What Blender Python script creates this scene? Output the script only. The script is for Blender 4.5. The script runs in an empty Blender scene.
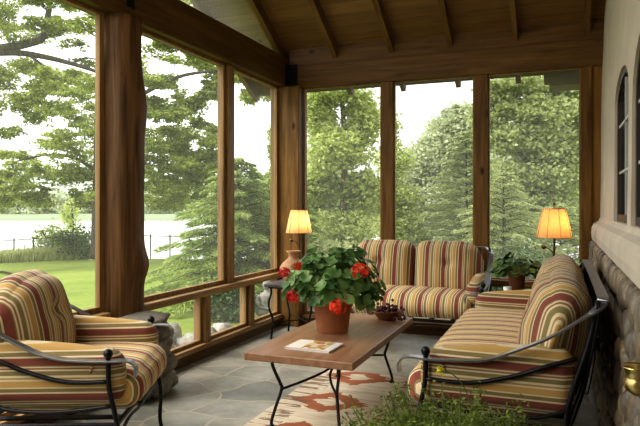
import bpy, bmesh, math, random
import numpy as np
from mathutils import Vector, Matrix, noise

random.seed(7)
RNG = np.random.default_rng(7)
PI = math.pi
scene = bpy.context.scene
COL = scene.collection

# ------------------------------------------------------------------ camera numbers
F = 610.0; HZ = 206.0; EYE = 1.27; TH = math.radians(21.5)
CT, ST = math.cos(TH), math.sin(TH)
def at(px, py, z):
    """world point seen in direction (px,py) at forward distance z"""
    x = (px-320)/F*z; h = (HZ-py)/F*z
    return Vector((x*CT - z*ST, x*ST + z*CT, EYE+h))

# ------------------------------------------------------------------ helpers
def tag(o, label=None, cat=None, group=None, kind=None):
    if label: o['label'] = label
    if cat: o['category'] = cat
    if group: o['group'] = group
    if kind: o['kind'] = kind
    return o

def empty(name, loc=(0,0,0), rz=0.0):
    o = bpy.data.objects.new(name, None); COL.objects.link(o)
    o.empty_display_size = .1
    o.location = loc; o.rotation_euler = (0,0,rz)
    return o

def thing(name, label, cat, loc=(0,0,0), rz=0.0, group=None):
    return tag(empty(name, loc, rz), label, cat, group)

class MB:
    def __init__(s): s.v=[]; s.f=[]
    def add(s, vs, fs):
        o=len(s.v); s.v += [tuple(v) for v in vs]; s.f += [tuple(i+o for i in f) for f in fs]; return s
    def box(s, c, d, R=None):
        hx,hy,hz = d[0]/2,d[1]/2,d[2]/2
        vs=[Vector((x,y,z)) for x in(-hx,hx) for y in(-hy,hy) for z in(-hz,hz)]
        if R is not None: vs=[R@v for v in vs]
        c=Vector(c); vs=[v+c for v in vs]
        return s.add(vs,[(0,1,3,2),(4,6,7,5),(0,4,5,1),(2,3,7,6),(0,2,6,4),(1,5,7,3)])
    def box2(s, a, b):
        return s.box([(a[i]+b[i])/2 for i in range(3)],[abs(b[i]-a[i]) for i in range(3)])
    def tube(s, pts, r, seg=8, cap=True):
        pts=[Vector(p) for p in pts]; n=len(pts)
        rs = r if isinstance(r,(list,tuple)) else [r]*n
        up=Vector((0.31,0.17,0.93)).normalized(); vs=[]; fs=[]
        prev=None
        for i,p in enumerate(pts):
            t=(pts[min(i+1,n-1)]-pts[max(i-1,0)])
            if t.length<1e-9: t=Vector((0,0,1))
            t.normalize()
            if prev is None:
                a=t.cross(up)
                if a.length<1e-3: a=t.cross(Vector((1,0,0)))
            else: a=prev - t*prev.dot(t)
            a.normalize(); prev=a; b=t.cross(a)
            for k in range(seg):
                an=2*PI*k/seg; vs.append(p+(a*math.cos(an)+b*math.sin(an))*rs[i])
        for i in range(n-1):
            for k in range(seg):
                k2=(k+1)%seg; fs.append((i*seg+k,i*seg+k2,(i+1)*seg+k2,(i+1)*seg+k))
        if cap:
            fs.append(tuple(range(seg))[::-1]); fs.append(tuple((n-1)*seg+k for k in range(seg)))
        return s.add(vs,fs)
    def strap(s, pts, w, h):
        """flat bar swept along pts, broad face up"""
        pts=[Vector(p) for p in pts]; n=len(pts); vs=[]; fs=[]
        side=None
        for i,p in enumerate(pts):
            t=(pts[min(i+1,n-1)]-pts[max(i-1,0)]).normalized()
            a=t.cross(Vector((0,0,1)))
            if a.length<.25: a = side if side is not None else t.cross(Vector((0,1,0)))
            a.normalize(); side=a
            b=a.cross(t).normalized()
            for (u,v) in ((-1,-1),(1,-1),(1,1),(-1,1)): vs.append(p+a*(u*w/2)+b*(v*h/2))
        for i in range(n-1):
            for k in range(4):
                k2=(k+1)%4; fs.append((i*4+k,i*4+k2,(i+1)*4+k2,(i+1)*4+k))
        fs.append((3,2,1,0)); fs.append(tuple((n-1)*4+k for k in range(4)))
        return s.add(vs,fs)
    def lathe(s, prof, c=(0,0,0), seg=24, mod=None):
        vs=[];fs=[];n=len(prof);c=Vector(c)
        for i,(r,z) in enumerate(prof):
            for k in range(seg):
                an=2*PI*k/seg; rr=r*(mod(an,i) if mod else 1)
                vs.append(c+Vector((rr*math.cos(an),rr*math.sin(an),z)))
        for i in range(n-1):
            for k in range(seg):
                k2=(k+1)%seg; fs.append((i*seg+k,i*seg+k2,(i+1)*seg+k2,(i+1)*seg+k))
        return s.add(vs,fs)
    def ball(s, c, r, seg=10, rings=7, R=None, nz=0.0, seed=0.0, sq=1.0):
        if not isinstance(r,(tuple,list)): r=(r,r,r)
        c=Vector(c); vs=[];fs=[]
        vs.append(Vector((0,0,1)))
        for i in range(1,rings):
            ph=PI*i/rings
            for k in range(seg):
                an=2*PI*k/seg; vs.append(Vector((math.sin(ph)*math.cos(an),math.sin(ph)*math.sin(an),math.cos(ph))))
        vs.append(Vector((0,0,-1)))
        out=[]
        for v in vs:
            q=1.0
            if nz: q=1+nz*noise.noise(v*1.6+Vector((seed,seed*.7,-seed)))
            u=v if sq==1.0 else Vector([math.copysign(abs(t)**sq,t) for t in v])
            w=Vector((u.x*r[0]*q,u.y*r[1]*q,u.z*r[2]*q))
            if R is not None: w=R@w
            out.append(w+c)
        for k in range(seg):
            k2=(k+1)%seg
            fs.append((0,1+k,1+k2))
            for i in range(rings-2):
                a=1+i*seg; fs.append((a+k,a+seg+k,a+seg+k2,a+k2))
            a=1+(rings-2)*seg; fs.append((a+k,len(vs)-1,a+k2))
        return s.add(out,fs)
    def build(s, name, mat, parent=None, smooth=False, bevel=0, kind=None, auto=None):
        me=bpy.data.meshes.new(name); me.from_pydata(s.v,[],s.f); me.update()
        o=bpy.data.objects.new(name,me); COL.objects.link(o)
        if mat: me.materials.append(mat)
        if smooth: me.polygons.foreach_set('use_smooth',[True]*len(me.polygons))
        if bevel:
            m=o.modifiers.new('bevel','BEVEL'); m.width=bevel; m.segments=2; m.limit_method='ANGLE'
        if parent is not None: o.parent=parent
        if kind: o['kind']=kind
        return o

def spline(pts, n=8):
    """Catmull-Rom through pts"""
    P=[Vector(p) for p in pts]; P=[P[0]*2-P[1]]+P+[P[-1]*2-P[-2]]
    out=[]
    for i in range(1,len(P)-2):
        a,b,c,d=P[i-1],P[i],P[i+1],P[i+2]
        for k in range(n):
            t=k/n
            out.append(.5*((2*b)+(c-a)*t+(2*a-5*b+4*c-d)*t*t+(3*b-a-3*c+d)*t**3))
    out.append(P[-2]); return out

def quads(name, V, mat, parent=None):
    """V: (N,4,3) array -> one mesh of N quads"""
    N=V.shape[0]
    me=bpy.data.meshes.new(name)
    me.vertices.add(N*4); me.vertices.foreach_set('co',V.reshape(-1).astype(np.float32))
    me.loops.add(N*4); me.loops.foreach_set('vertex_index',np.arange(N*4,dtype=np.int32))
    me.polygons.add(N); me.polygons.foreach_set('loop_start',np.arange(0,N*4,4,dtype=np.int32))
    me.polygons.foreach_set('loop_total',np.full(N,4,dtype=np.int32))
    me.update(calc_edges=True); me.validate()
    me.materials.append(mat)
    o=bpy.data.objects.new(name,me); COL.objects.link(o)
    if parent is not None: o.parent=parent
    return o

def unit(a): return a/np.maximum(np.linalg.norm(a,axis=1,keepdims=True),1e-9)

def leaf_quads(C, L, W, up=0.4, D=None):
    """diamond leaves at centres C"""
    N=len(C)
    if D is None:
        D=unit(RNG.normal(size=(N,3)))
        D[:,2]*=.6
        D=unit(D)
    Nn=RNG.normal(size=(N,3)); Nn[:,2]+=up*2; Nn=unit(Nn)
    S=unit(np.cross(D,Nn))
    l=(L*(.6+.8*RNG.random(N)))[:,None]/2; w=(W*(.6+.8*RNG.random(N)))[:,None]/2
    n2=unit(np.cross(S,D))
    return np.stack([C-D*l, C+S*w+n2*w*.25, C+D*l, C-S*w+n2*w*.25],axis=1)

def blob_points(blobs, n, clump=.16, per=26):
    """clumpy points inside ellipsoids (centre, radii, weight)"""
    wts=np.array([b[2] for b in blobs],float); wts/=wts.sum()
    out=[]
    for b,w in zip(blobs,wts):
        m=max(4,int(n*w)); k=max(2,m//per)
        r=np.array(b[1],float); c=np.array(b[0],float)
        cc=unit(RNG.normal(size=(k,3)))*(RNG.random((k,1))**.45)
        idx=RNG.integers(0,k,m)
        p=cc[idx]+RNG.normal(size=(m,3))*clump*np.array([1,1,.6])
        out.append(c+p*r)
    return np.concatenate(out)

# ------------------------------------------------------------------ materials
def mat(name):
    m=bpy.data.materials.new(name); m.use_nodes=True
    nt=m.node_tree; nt.nodes.clear()
    out=nt.nodes.new('ShaderNodeOutputMaterial')
    return m,nt,out
def N(nt,t,**kw):
    n=nt.nodes.new(t)
    for k,v in kw.items():
        if k.startswith('_'): setattr(n,k[1:],v)
        else:
            key=k.replace('__',' ')
            n.inputs[int(key[1:]) if key[0]=='i' and key[1:].isdigit() else key].default_value=v
    return n
def L(nt,a,ao,b,bi): nt.links.new(a.outputs[ao],b.inputs[bi])
def c4(c): return (c[0],c[1],c[2],1)
def ramp(nt,stops,interp='LINEAR'):
    r=nt.nodes.new('ShaderNodeValToRGB'); e=r.color_ramp; e.interpolation=interp
    while len(e.elements)<len(stops): e.elements.new(.5)
    for el,(p,c) in zip(e.elements,stops): el.position=p
    for el,(p,c) in zip(e.elements,stops): el.position=p; el.color=c4(c)
    return r
def bsdf(nt,out,rough=.5,metal=0,spec=.5):
    b=N(nt,'ShaderNodeBsdfPrincipled',Roughness=rough,Metallic=metal)
    b.inputs['Specular IOR Level'].default_value=spec
    L(nt,b,0,out,0); return b

def m_plain(name,c,rough=.5,metal=0,var=.15,scale=8,bump=0,spec=.5):
    m,nt,out=mat(name); b=bsdf(nt,out,rough,metal,spec)
    tc=N(nt,'ShaderNodeTexCoord'); no=N(nt,'ShaderNodeTexNoise',Scale=scale,Detail=4)
    L(nt,tc,'Object',no,'Vector')
    r=ramp(nt,[(.25,[x*(1-var) for x in c]),(.75,[min(1,x*(1+var)) for x in c])])
    L(nt,no,0,r,0); L(nt,r,0,b,'Base Color')
    if bump:
        bp=N(nt,'ShaderNodeBump',Strength=bump,Distance=.01); L(nt,no,0,bp,'Height'); L(nt,bp,0,b,'Normal')
    return m

def m_wood(name,dark,light,scale=(1,1,1),rough=.5,knots=True,spec=.22):
    """grain runs along the axis with the small scale"""
    m,nt,out=mat(name); b=bsdf(nt,out,rough,0,spec)
    tc=N(nt,'ShaderNodeTexCoord'); mp=N(nt,'ShaderNodeMapping'); mp.inputs['Scale'].default_value=scale
    L(nt,tc,'Object',mp,0)
    no=N(nt,'ShaderNodeTexNoise',Scale=3.2,Detail=6,Distortion=.7); L(nt,mp,0,no,'Vector')
    r=ramp(nt,[(.28,dark),(.5,[(a+c)/2 for a,c in zip(dark,light)]),(.72,light)])
    L(nt,no,0,r,0)
    last=r
    if knots:
        vo=N(nt,'ShaderNodeTexVoronoi',Scale=1.9); mp2=N(nt,'ShaderNodeMapping')
        mp2.inputs['Scale'].default_value=[max(.8,min(s,1.6)) for s in scale]
        L(nt,tc,'Object',mp2,0); L(nt,mp2,0,vo,'Vector')
        k=ramp(nt,[(.03,(1,1,1)),(.085,(0,0,0))]); L(nt,vo,'Distance',k,0)
        mx=N(nt,'ShaderNodeMix',_data_type='RGBA'); L(nt,k,0,mx,0); L(nt,r,0,mx,6); mx.inputs[7].default_value=c4([x*.35 for x in dark])
        L(nt,mx,2,b,'Base Color')
    else: L(nt,r,0,b,'Base Color')
    bp=N(nt,'ShaderNodeBump',Strength=.15,Distance=.01); L(nt,no,0,bp,'Height'); L(nt,bp,0,b,'Normal')
    return m

STR=[(0,(.205,.062,.042)),(.20,(.60,.50,.33)),(.25,(.21,.16,.065)),(.35,(.60,.50,.33)),(.39,(.47,.295,.10)),(.56,(.62,.52,.34)),
     (.61,(.36,.235,.085)),(.66,(.64,.54,.36)),(.72,(.225,.18,.075)),(.84,(.62,.52,.34)),(.89,(.27,.12,.065)),(.93,(.60,.50,.33)),(.97,(.23,.18,.075))]
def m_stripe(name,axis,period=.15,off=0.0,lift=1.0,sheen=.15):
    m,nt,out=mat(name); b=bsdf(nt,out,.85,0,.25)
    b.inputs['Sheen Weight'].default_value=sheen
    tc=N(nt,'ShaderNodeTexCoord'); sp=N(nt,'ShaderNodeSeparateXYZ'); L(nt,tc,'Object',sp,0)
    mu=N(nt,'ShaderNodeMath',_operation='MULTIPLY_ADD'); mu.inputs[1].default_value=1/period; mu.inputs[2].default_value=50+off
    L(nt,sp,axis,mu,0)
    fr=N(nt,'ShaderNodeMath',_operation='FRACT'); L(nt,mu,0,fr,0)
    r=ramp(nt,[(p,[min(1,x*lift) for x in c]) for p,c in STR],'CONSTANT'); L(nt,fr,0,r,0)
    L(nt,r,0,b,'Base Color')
    no=N(nt,'ShaderNodeTexNoise',Scale=260,Detail=2); L(nt,tc,'Object',no,'Vector')
    n2=N(nt,'ShaderNodeTexNoise',Scale=7,Detail=2); L(nt,tc,'Object',n2,'Vector')
    ad=N(nt,'ShaderNodeMath',_operation='MULTIPLY_ADD'); L(nt,n2,0,ad,0); ad.inputs[1].default_value=6; L(nt,no,0,ad,2)
    bp=N(nt,'ShaderNodeBump',Strength=.25,Distance=.004); L(nt,ad,0,bp,'Height'); L(nt,bp,0,b,'Normal')
    return m

def m_leaf(name,c1,c2,trans=.35,rough=.55,scale=.9,c3=None):
    m,nt,out=mat(name)
    ge=N(nt,'ShaderNodeNewGeometry')
    tc=N(nt,'ShaderNodeTexCoord'); no=N(nt,'ShaderNodeTexNoise',Scale=scale,Detail=2); L(nt,tc,'Object',no,'Vector')
    ad=N(nt,'ShaderNodeMath',_operation='MULTIPLY_ADD'); L(nt,ge,'Random Per Island',ad,0); ad.inputs[1].default_value=.45
    L(nt,no,0,ad,2)
    r=ramp(nt,[(.35,c1),(1.0,c2)]) if c3 is None else ramp(nt,[(.35,c1),(.8,c2),(1.0,c3)])
    L(nt,ad,0,r,0)
    d=N(nt,'ShaderNodeBsdfPrincipled',Roughness=rough); d.inputs['Specular IOR Level'].default_value=.3
    L(nt,r,0,d,'Base Color')
    t=N(nt,'ShaderNodeBsdfTranslucent'); L(nt,r,0,t,0)
    mx=N(nt,'ShaderNodeMixShader'); mx.inputs[0].default_value=trans
    L(nt,d,0,mx,1); L(nt,t,0,mx,2); L(nt,mx,0,out,0)
    return m

def m_stones(name,cols,rough=.6,bump=.3):
    m,nt,out=mat(name); b=bsdf(nt,out,rough)
    ge=N(nt,'ShaderNodeNewGeometry')
    k=len(cols); r=ramp(nt,[(i/(k-1),c) for i,c in enumerate(cols)]); L(nt,ge,'Random Per Island',r,0)
    tc=N(nt,'ShaderNodeTexCoord'); no=N(nt,'ShaderNodeTexNoise',Scale=22,Detail=5); L(nt,tc,'Object',no,'Vector')
    r2=ramp(nt,[(.3,(.6,.6,.6)),(.7,(1.15,1.15,1.1))]); L(nt,no,0,r2,0)
    mx=N(nt,'ShaderNodeMix',_data_type='RGBA',_blend_type='MULTIPLY'); mx.inputs[0].default_value=1
    L(nt,r,0,mx,6); L(nt,r2,0,mx,7); L(nt,mx,2,b,'Base Color')
    bp=N(nt,'ShaderNodeBump',Strength=bump,Distance=.01); L(nt,no,0,bp,'Height'); L(nt,bp,0,b,'Normal')
    return m

M={}
M['postwood']=m_wood('post wood',(.075,.034,.008),(.235,.125,.030),(7,7,.55))
M['beamX']=m_wood('beam wood x',(.075,.036,.009),(.17,.088,.024),(.5,7,7))
M['beamY']=m_wood('beam wood y',(.065,.032,.008),(.16,.085,.023),(7,.5,7))
M['frameZ']=m_wood('frame wood upright',(.14,.075,.025),(.34,.205,.08),(9,9,.6),knots=False)
M['frameY']=m_wood('frame wood y',(.17,.095,.035),(.42,.265,.12),(9,.6,9),knots=False)
M['frameX']=m_wood('frame wood x',(.13,.06,.02),(.30,.16,.06),(.6,9,9),knots=False)
M['log']=m_wood('log wood',(.052,.025,.010),(.20,.105,.042),(9,9,.5),rough=.45)
M['rafter']=m_wood('rafter wood',(.09,.048,.014),(.20,.115,.036),(7,.5,.5))
M['iron']=m_plain('wrought iron',(.018,.018,.021),.38,.6,.3,30,.1)
M['ironlit']=m_plain('wrought iron lit',(.27,.275,.285),.33,.85,.15,30)  # same iron as the frame, colour lightened for light caught by the rail
M['strX']=m_stripe('striped fabric across',0)
M['strXlit']=m_stripe('striped fabric across lit seat',0,.15,.3,1.38,.1)  # same cloth as the backs, stripe colours raised to paint light on the seat
M['strZ']=m_stripe('striped fabric along arm',2,.155,.30)
M['table']=m_wood('tabletop wood',(.21,.105,.055),(.36,.20,.115),(7,.5,7),rough=.36,knots=False,spec=.5)
M['terra']=m_plain('terracotta',(.34,.135,.062),.75,0,.18,14,.1)
M['clay']=m_plain('buff clay',(.52,.30,.17),.7,0,.2,9,.1)
M['plaster']=m_plain('plaster',(.50,.44,.355),.9,0,.10,5,.25)
M['petal']=m_leaf('red petals',(.55,.02,.008),(.85,.07,.02),.25)
M['petal2']=m_leaf('crimson petals',(.42,.008,.015),(.72,.03,.035),.25)
M['geranium']=m_leaf('geranium leaves',(.035,.095,.035),(.17,.30,.095),.3,.4,9,(.36,.50,.22))
M['stalk']=m_plain('green stalk',(.10,.17,.05),.6)
M['herb']=m_leaf('herb leaves',(.06,.09,.016),(.26,.33,.065),.3,.6,9,(.20,.26,.07))
M['petalyellow']=m_leaf('yellow petals',(.6,.55,.03),(.85,.8,.1),.3)
M['oak']=m_leaf('oak leaves',(.085,.12,.018),(.32,.39,.075),.5,.6,.35,(.52,.58,.17))
M['bright']=m_leaf('light green leaves',(.20,.27,.06),(.56,.64,.22),.55,.6,.8,(.76,.82,.40))
M['hemlock']=m_leaf('hemlock needles',(.065,.11,.028),(.29,.38,.10),.5,.6,2.5,(.52,.60,.20))
M['far']=m_leaf('hazy far leaves',(.25,.30,.17),(.45,.50,.29),.45,.7,.2,(.58,.62,.38))  # aerial haze painted in: leaf colour made paler and greyer
M['mid']=m_leaf('mid green leaves',(.20,.25,.10),(.46,.52,.22),.5,.6,.5,(.60,.65,.33))
M['shrub']=m_leaf('yellow green shrub',(.16,.22,.03),(.42,.50,.10),.4,.6,.8)
M['darkshrub']=m_leaf('dark shrub',(.03,.06,.02),(.12,.19,.06),.3,.6,.8)
M['bark']=m_wood('bark',(.03,.024,.018),(.10,.085,.065),(3,3,.6),rough=.9,knots=False)
M['palebark']=m_wood('pale bark',(.10,.09,.07),(.24,.21,.17),(3,3,.6),rough=.9,knots=False)
M['stonewall']=m_stones('river stones',[(.075,.058,.04),(.20,.155,.105),(.13,.11,.085),(.31,.23,.14),(.11,.09,.07),(.22,.19,.15),(.15,.10,.065)],.5)
M['mortar']=m_plain('mortar',(.03,.026,.021),.95,0,.3,25,.4)
M['pier']=m_stones('fieldstone',[(.15,.14,.12),(.29,.265,.225),(.21,.185,.155),(.34,.31,.26)],.85,.5)
M['garden']=m_stones('garden rock',[(.25,.235,.20),(.36,.34,.295),(.29,.275,.25)],.9,.5)
M['statue']=m_plain('weathered statue stone',(.26,.25,.225),.9,0,.25,14,.3)
M['brass']=m_plain('brass',(.55,.42,.18),.28,1,.15,10)
M['bronze']=m_plain('bronze',(.10,.065,.03),.4,.8,.3,14)
M['basket']=m_wood('basket wood',(.17,.07,.035),(.33,.16,.08),(5,5,40),rough=.55,knots=False)
M['grape']=m_plain('grape skin',(.10,.018,.03),.3,0,.5,18)
M['white']=m_plain('white glaze',(.8,.8,.77),.3,0,.03)
M['darkframe']=m_plain('dark window frame',(.04,.032,.026),.5,0,.2,10)
M['blackplate']=m_plain('black steel',(.008,.01,.012),.35,.5,.2,12)
M['fencemetal']=m_plain('fence metal',(.06,.075,.06),.6,.4,.2)
M['rock']=M['garden']
M['page']=m_plain('page paper',(.75,.74,.7),.6,0,.03)
M['cord']=m_plain('cord rubber',(.012,.012,.012),.5)
M['muntin']=m_plain('muntin paint',(.42,.44,.42),.5)

def m_screen(lo=.19,hi=.26):
    m,nt,out=mat('insect screen')
    t=N(nt,'ShaderNodeBsdfTransparent'); d=N(nt,'ShaderNodeBsdfDiffuse'); d.inputs[0].default_value=(.30,.31,.29,1)
    tr=N(nt,'ShaderNodeBsdfTranslucent'); tr.inputs[0].default_value=(.60,.61,.54,1)
    a=N(nt,'ShaderNodeMixShader'); a.inputs[0].default_value=.5; L(nt,d,0,a,1); L(nt,tr,0,a,2)
    tc=N(nt,'ShaderNodeTexCoord'); no=N(nt,'ShaderNodeTexNoise',Scale=1.2); L(nt,tc,'Object',no,'Vector')
    mr=N(nt,'ShaderNodeMapRange'); mr.inputs['To Min'].default_value=lo; mr.inputs['To Max'].default_value=hi; L(nt,no,0,mr,0)
    x=N(nt,'ShaderNodeMixShader'); L(nt,mr,0,x,0); L(nt,t,0,x,1); L(nt,a,0,x,2); L(nt,x,0,out,0)
    return m
M['screen']=m_screen(); M['screenL']=m_screen(.09,.13)
def m_chain():
    m,nt,out=mat('chain link')
    t=N(nt,'ShaderNodeBsdfTransparent'); d=N(nt,'ShaderNodeBsdfDiffuse'); d.inputs[0].default_value=(.35,.37,.35,1)
    tc=N(nt,'ShaderNodeTexCoord'); mp=N(nt,'ShaderNodeMapping'); mp.inputs['Rotation'].default_value=(0,.785,0); L(nt,tc,'Object',mp,0)
    ch=N(nt,'ShaderNodeTexBrick'); ch.inputs['Scale'].default_value=12; ch.inputs['Mortar Size'].default_value=.03; ch.offset=0
    sw=N(nt,'ShaderNodeSeparateXYZ'); cb=N(nt,'ShaderNodeCombineXYZ'); L(nt,mp,0,sw,0); L(nt,sw,0,cb,0); L(nt,sw,2,cb,1); L(nt,cb,0,ch,'Vector')
    x=N(nt,'ShaderNodeMixShader'); L(nt,ch,'Fac',x,0); L(nt,t,0,x,1); L(nt,d,0,x,2); L(nt,x,0,out,0)
    return m
M['chain']=m_chain()
def m_glass():
    m,nt,out=mat('window glass'); b=bsdf(nt,out,.06,0,.6)
    tc=N(nt,'ShaderNodeTexCoord'); no=N(nt,'ShaderNodeTexNoise',Scale=2.2); L(nt,tc,'Object',no,'Vector')
    r=ramp(nt,[(.3,(.008,.011,.012)),(.7,(.03,.036,.036))]); L(nt,no,0,r,0); L(nt,r,0,b,'Base Color')
    return m
M['glass']=m_glass()
def m_shade():
    m,nt,out=mat('lamp shade cloth')
    d=N(nt,'ShaderNodeBsdfDiffuse'); t=N(nt,'ShaderNodeBsdfTranslucent')
    tc=N(nt,'ShaderNodeTexCoord'); no=N(nt,'ShaderNodeTexNoise',Scale=60); L(nt,tc,'Object',no,'Vector')
    r=ramp(nt,[(.3,(.74,.50,.24)),(.7,(.86,.64,.36))]); L(nt,no,0,r,0); L(nt,r,0,d,0); L(nt,r,0,t,0)
    x=N(nt,'ShaderNodeMixShader'); x.inputs[0].default_value=.6; L(nt,d,0,x,1); L(nt,t,0,x,2); L(nt,x,0,out,0)
    return m
M['shade']=m_shade()
def m_floor():
    m,nt,out=mat('flagstone'); b=bsdf(nt,out,.42)
    tc=N(nt,'ShaderNodeTexCoord'); n1=N(nt,'ShaderNodeTexNoise',Scale=1.6,Detail=3); L(nt,tc,'Object',n1,'Vector')
    mx=N(nt,'ShaderNodeMix',_data_type='RGBA',_blend_type='ADD'); mx.inputs[0].default_value=.28; L(nt,tc,'Object',mx,6); L(nt,n1,1,mx,7)
    ve=N(nt,'ShaderNodeTexVoronoi',Scale=2.7,_feature='DISTANCE_TO_EDGE',_voronoi_dimensions='2D'); L(nt,mx,2,ve,'Vector')
    vc=N(nt,'ShaderNodeTexVoronoi',Scale=2.7,_voronoi_dimensions='2D'); L(nt,mx,2,vc,'Vector')
    sp=N(nt,'ShaderNodeSeparateColor'); L(nt,vc,'Color',sp,0)
    col=ramp(nt,[(0,(.20,.205,.18)),(.3,(.34,.33,.285)),(.5,(.25,.25,.22)),(.75,(.38,.345,.28)),(1,(.27,.27,.235))]); L(nt,sp,0,col,0)
    n2=N(nt,'ShaderNodeTexNoise',Scale=5,Detail=8,Roughness=.65); L(nt,tc,'Object',n2,'Vector')
    r2=ramp(nt,[(.3,(.62,.62,.62)),(.7,(1.2,1.19,1.15))]); L(nt,n2,0,r2,0)
    mu=N(nt,'ShaderNodeMix',_data_type='RGBA',_blend_type='MULTIPLY'); mu.inputs[0].default_value=1; L(nt,col,0,mu,6); L(nt,r2,0,mu,7)
    ed=ramp(nt,[(.010,(1,1,1)),(.035,(0,0,0))]); L(nt,ve,'Distance',ed,0)
    fin=N(nt,'ShaderNodeMix',_data_type='RGBA'); L(nt,ed,0,fin,0); L(nt,mu,2,fin,6); fin.inputs[7].default_value=(.40,.35,.26,1)
    L(nt,fin,2,b,'Base Color')
    h=N(nt,'ShaderNodeMath',_operation='MULTIPLY_ADD'); L(nt,ed,0,h,0); h.inputs[1].default_value=-.6; L(nt,n2,0,h,2)
    bp=N(nt,'ShaderNodeBump',Strength=.35,Distance=.012); L(nt,h,0,bp,'Height'); L(nt,bp,0,b,'Normal')
    return m
M['floor']=m_floor()
def m_ceiling():
    m,nt,out=mat('ceiling boards'); b=bsdf(nt,out,.5)
    tc=N(nt,'ShaderNodeTexCoord'); sp=N(nt,'ShaderNodeSeparateXYZ'); L(nt,tc,'Object',sp,0)
    a=N(nt,'ShaderNodeMath',_operation='MULTIPLY'); a.inputs[1].default_value=1/.15; L(nt,sp,1,a,0)
    fl=N(nt,'ShaderNodeMath',_operation='FLOOR'); L(nt,a,0,fl,0); fr=N(nt,'ShaderNodeMath',_operation='FRACT'); L(nt,a,0,fr,0)
    wn=N(nt,'ShaderNodeTexWhiteNoise',_noise_dimensions='1D'); L(nt,fl,0,wn,'W')
    mp=N(nt,'ShaderNodeMapping'); mp.inputs['Scale'].default_value=(.6,9,9); L(nt,tc,'Object',mp,0)
    no=N(nt,'ShaderNodeTexNoise',Scale=3,Detail=6,Distortion=.8); L(nt,mp,0,no,'Vector')
    ad=N(nt,'ShaderNodeMath',_operation='MULTIPLY_ADD'); L(nt,wn,0,ad,0); ad.inputs[1].default_value=.45; L(nt,no,0,ad,2)
    r=ramp(nt,[(.3,(.095,.050,.013)),(.65,(.165,.090,.024)),(1,(.24,.140,.042))]); L(nt,ad,0,r,0)
    vo=N(nt,'ShaderNodeTexVoronoi',Scale=2.1); L(nt,tc,'Object',vo,'Vector')
    k=ramp(nt,[(.03,(1,1,1)),(.07,(0,0,0))]); L(nt,vo,'Distance',k,0)
    g=ramp(nt,[(.0,(1,1,1)),(.035,(0,0,0))]); L(nt,fr,0,g,0)
    mxk=N(nt,'ShaderNodeMath',_operation='MAXIMUM'); L(nt,k,0,mxk,0); L(nt,g,0,mxk,1)
    mx=N(nt,'ShaderNodeMix',_data_type='RGBA'); L(nt,mxk,0,mx,0); L(nt,r,0,mx,6); mx.inputs[7].default_value=(.03,.016,.006,1)
    L(nt,mx,2,b,'Base Color'); return m
M['ceiling']=m_ceiling()
def m_rug():
    m,nt,out=mat('kilim weave'); b=bsdf(nt,out,.95,0,.1)
    tc=N(nt,'ShaderNodeTexCoord'); sp=N(nt,'ShaderNodeSeparateXYZ'); L(nt,tc,'Object',sp,0)
    mp=N(nt,'ShaderNodeMapping'); mp.inputs['Scale'].default_value=(2.2,15,1); L(nt,tc,'Object',mp,0)
    ns=N(nt,'ShaderNodeTexNoise',Scale=1.3,Detail=3,Roughness=.6); L(nt,mp,0,ns,'Vector')
    def mth(op,a,bv=None,cv=None):
        n=N(nt,'ShaderNodeMath',_operation=op)
        for i,v in enumerate((a,bv,cv)):
            if v is None: continue
            if isinstance(v,(int,float)): n.inputs[i].default_value=v
            else: L(nt,v[0],v[1],n,i)
        return (n,0)
    jx=mth('MULTIPLY_ADD',(ns,0),.22,(sp,0))
    # row of diamonds down the middle
    yy=mth('PINGPONG',mth('ADD',(sp,1),20.82),.30)
    d=mth('ADD',mth('DIVIDE',mth('ABSOLUTE',mth('ADD',jx,.13)),.27),mth('DIVIDE',yy,.22))
    ring=mth('MULTIPLY',mth('GREATER_THAN',d,.42),mth('LESS_THAN',d,.98))
    edge=mth('GREATER_THAN',mth('ABSOLUTE',jx),.24)
    dk=mth('GREATER_THAN',(ns,0),.53)
    base=ramp(nt,[(.35,(.54,.45,.33)),(.6,(.70,.62,.48))]); L(nt,ns,0,base,0)
    def mix(f,a,c):
        n=N(nt,'ShaderNodeMix',_data_type='RGBA'); L(nt,f[0],f[1],n,0); L(nt,a[0],a[1],n,6); n.inputs[7].default_value=c4(c); return (n,2)
    col=mix(ring,(base,0),(.36,.135,.07))
    stre=mth('MULTIPLY',dk,mth('MULTIPLY',edge,.85))
    col=mix(stre,col,(.19,.115,.075))
    L(nt,col[0],col[1],b,'Base Color')
    n3=N(nt,'ShaderNodeTexNoise',Scale=180); L(nt,tc,'Object',n3,'Vector'); bp=N(nt,'ShaderNodeBump',Strength=.4,Distance=.004); L(nt,n3,0,bp,'Height'); L(nt,bp,0,b,'Normal')
    return m
M['rug']=m_rug()
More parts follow.
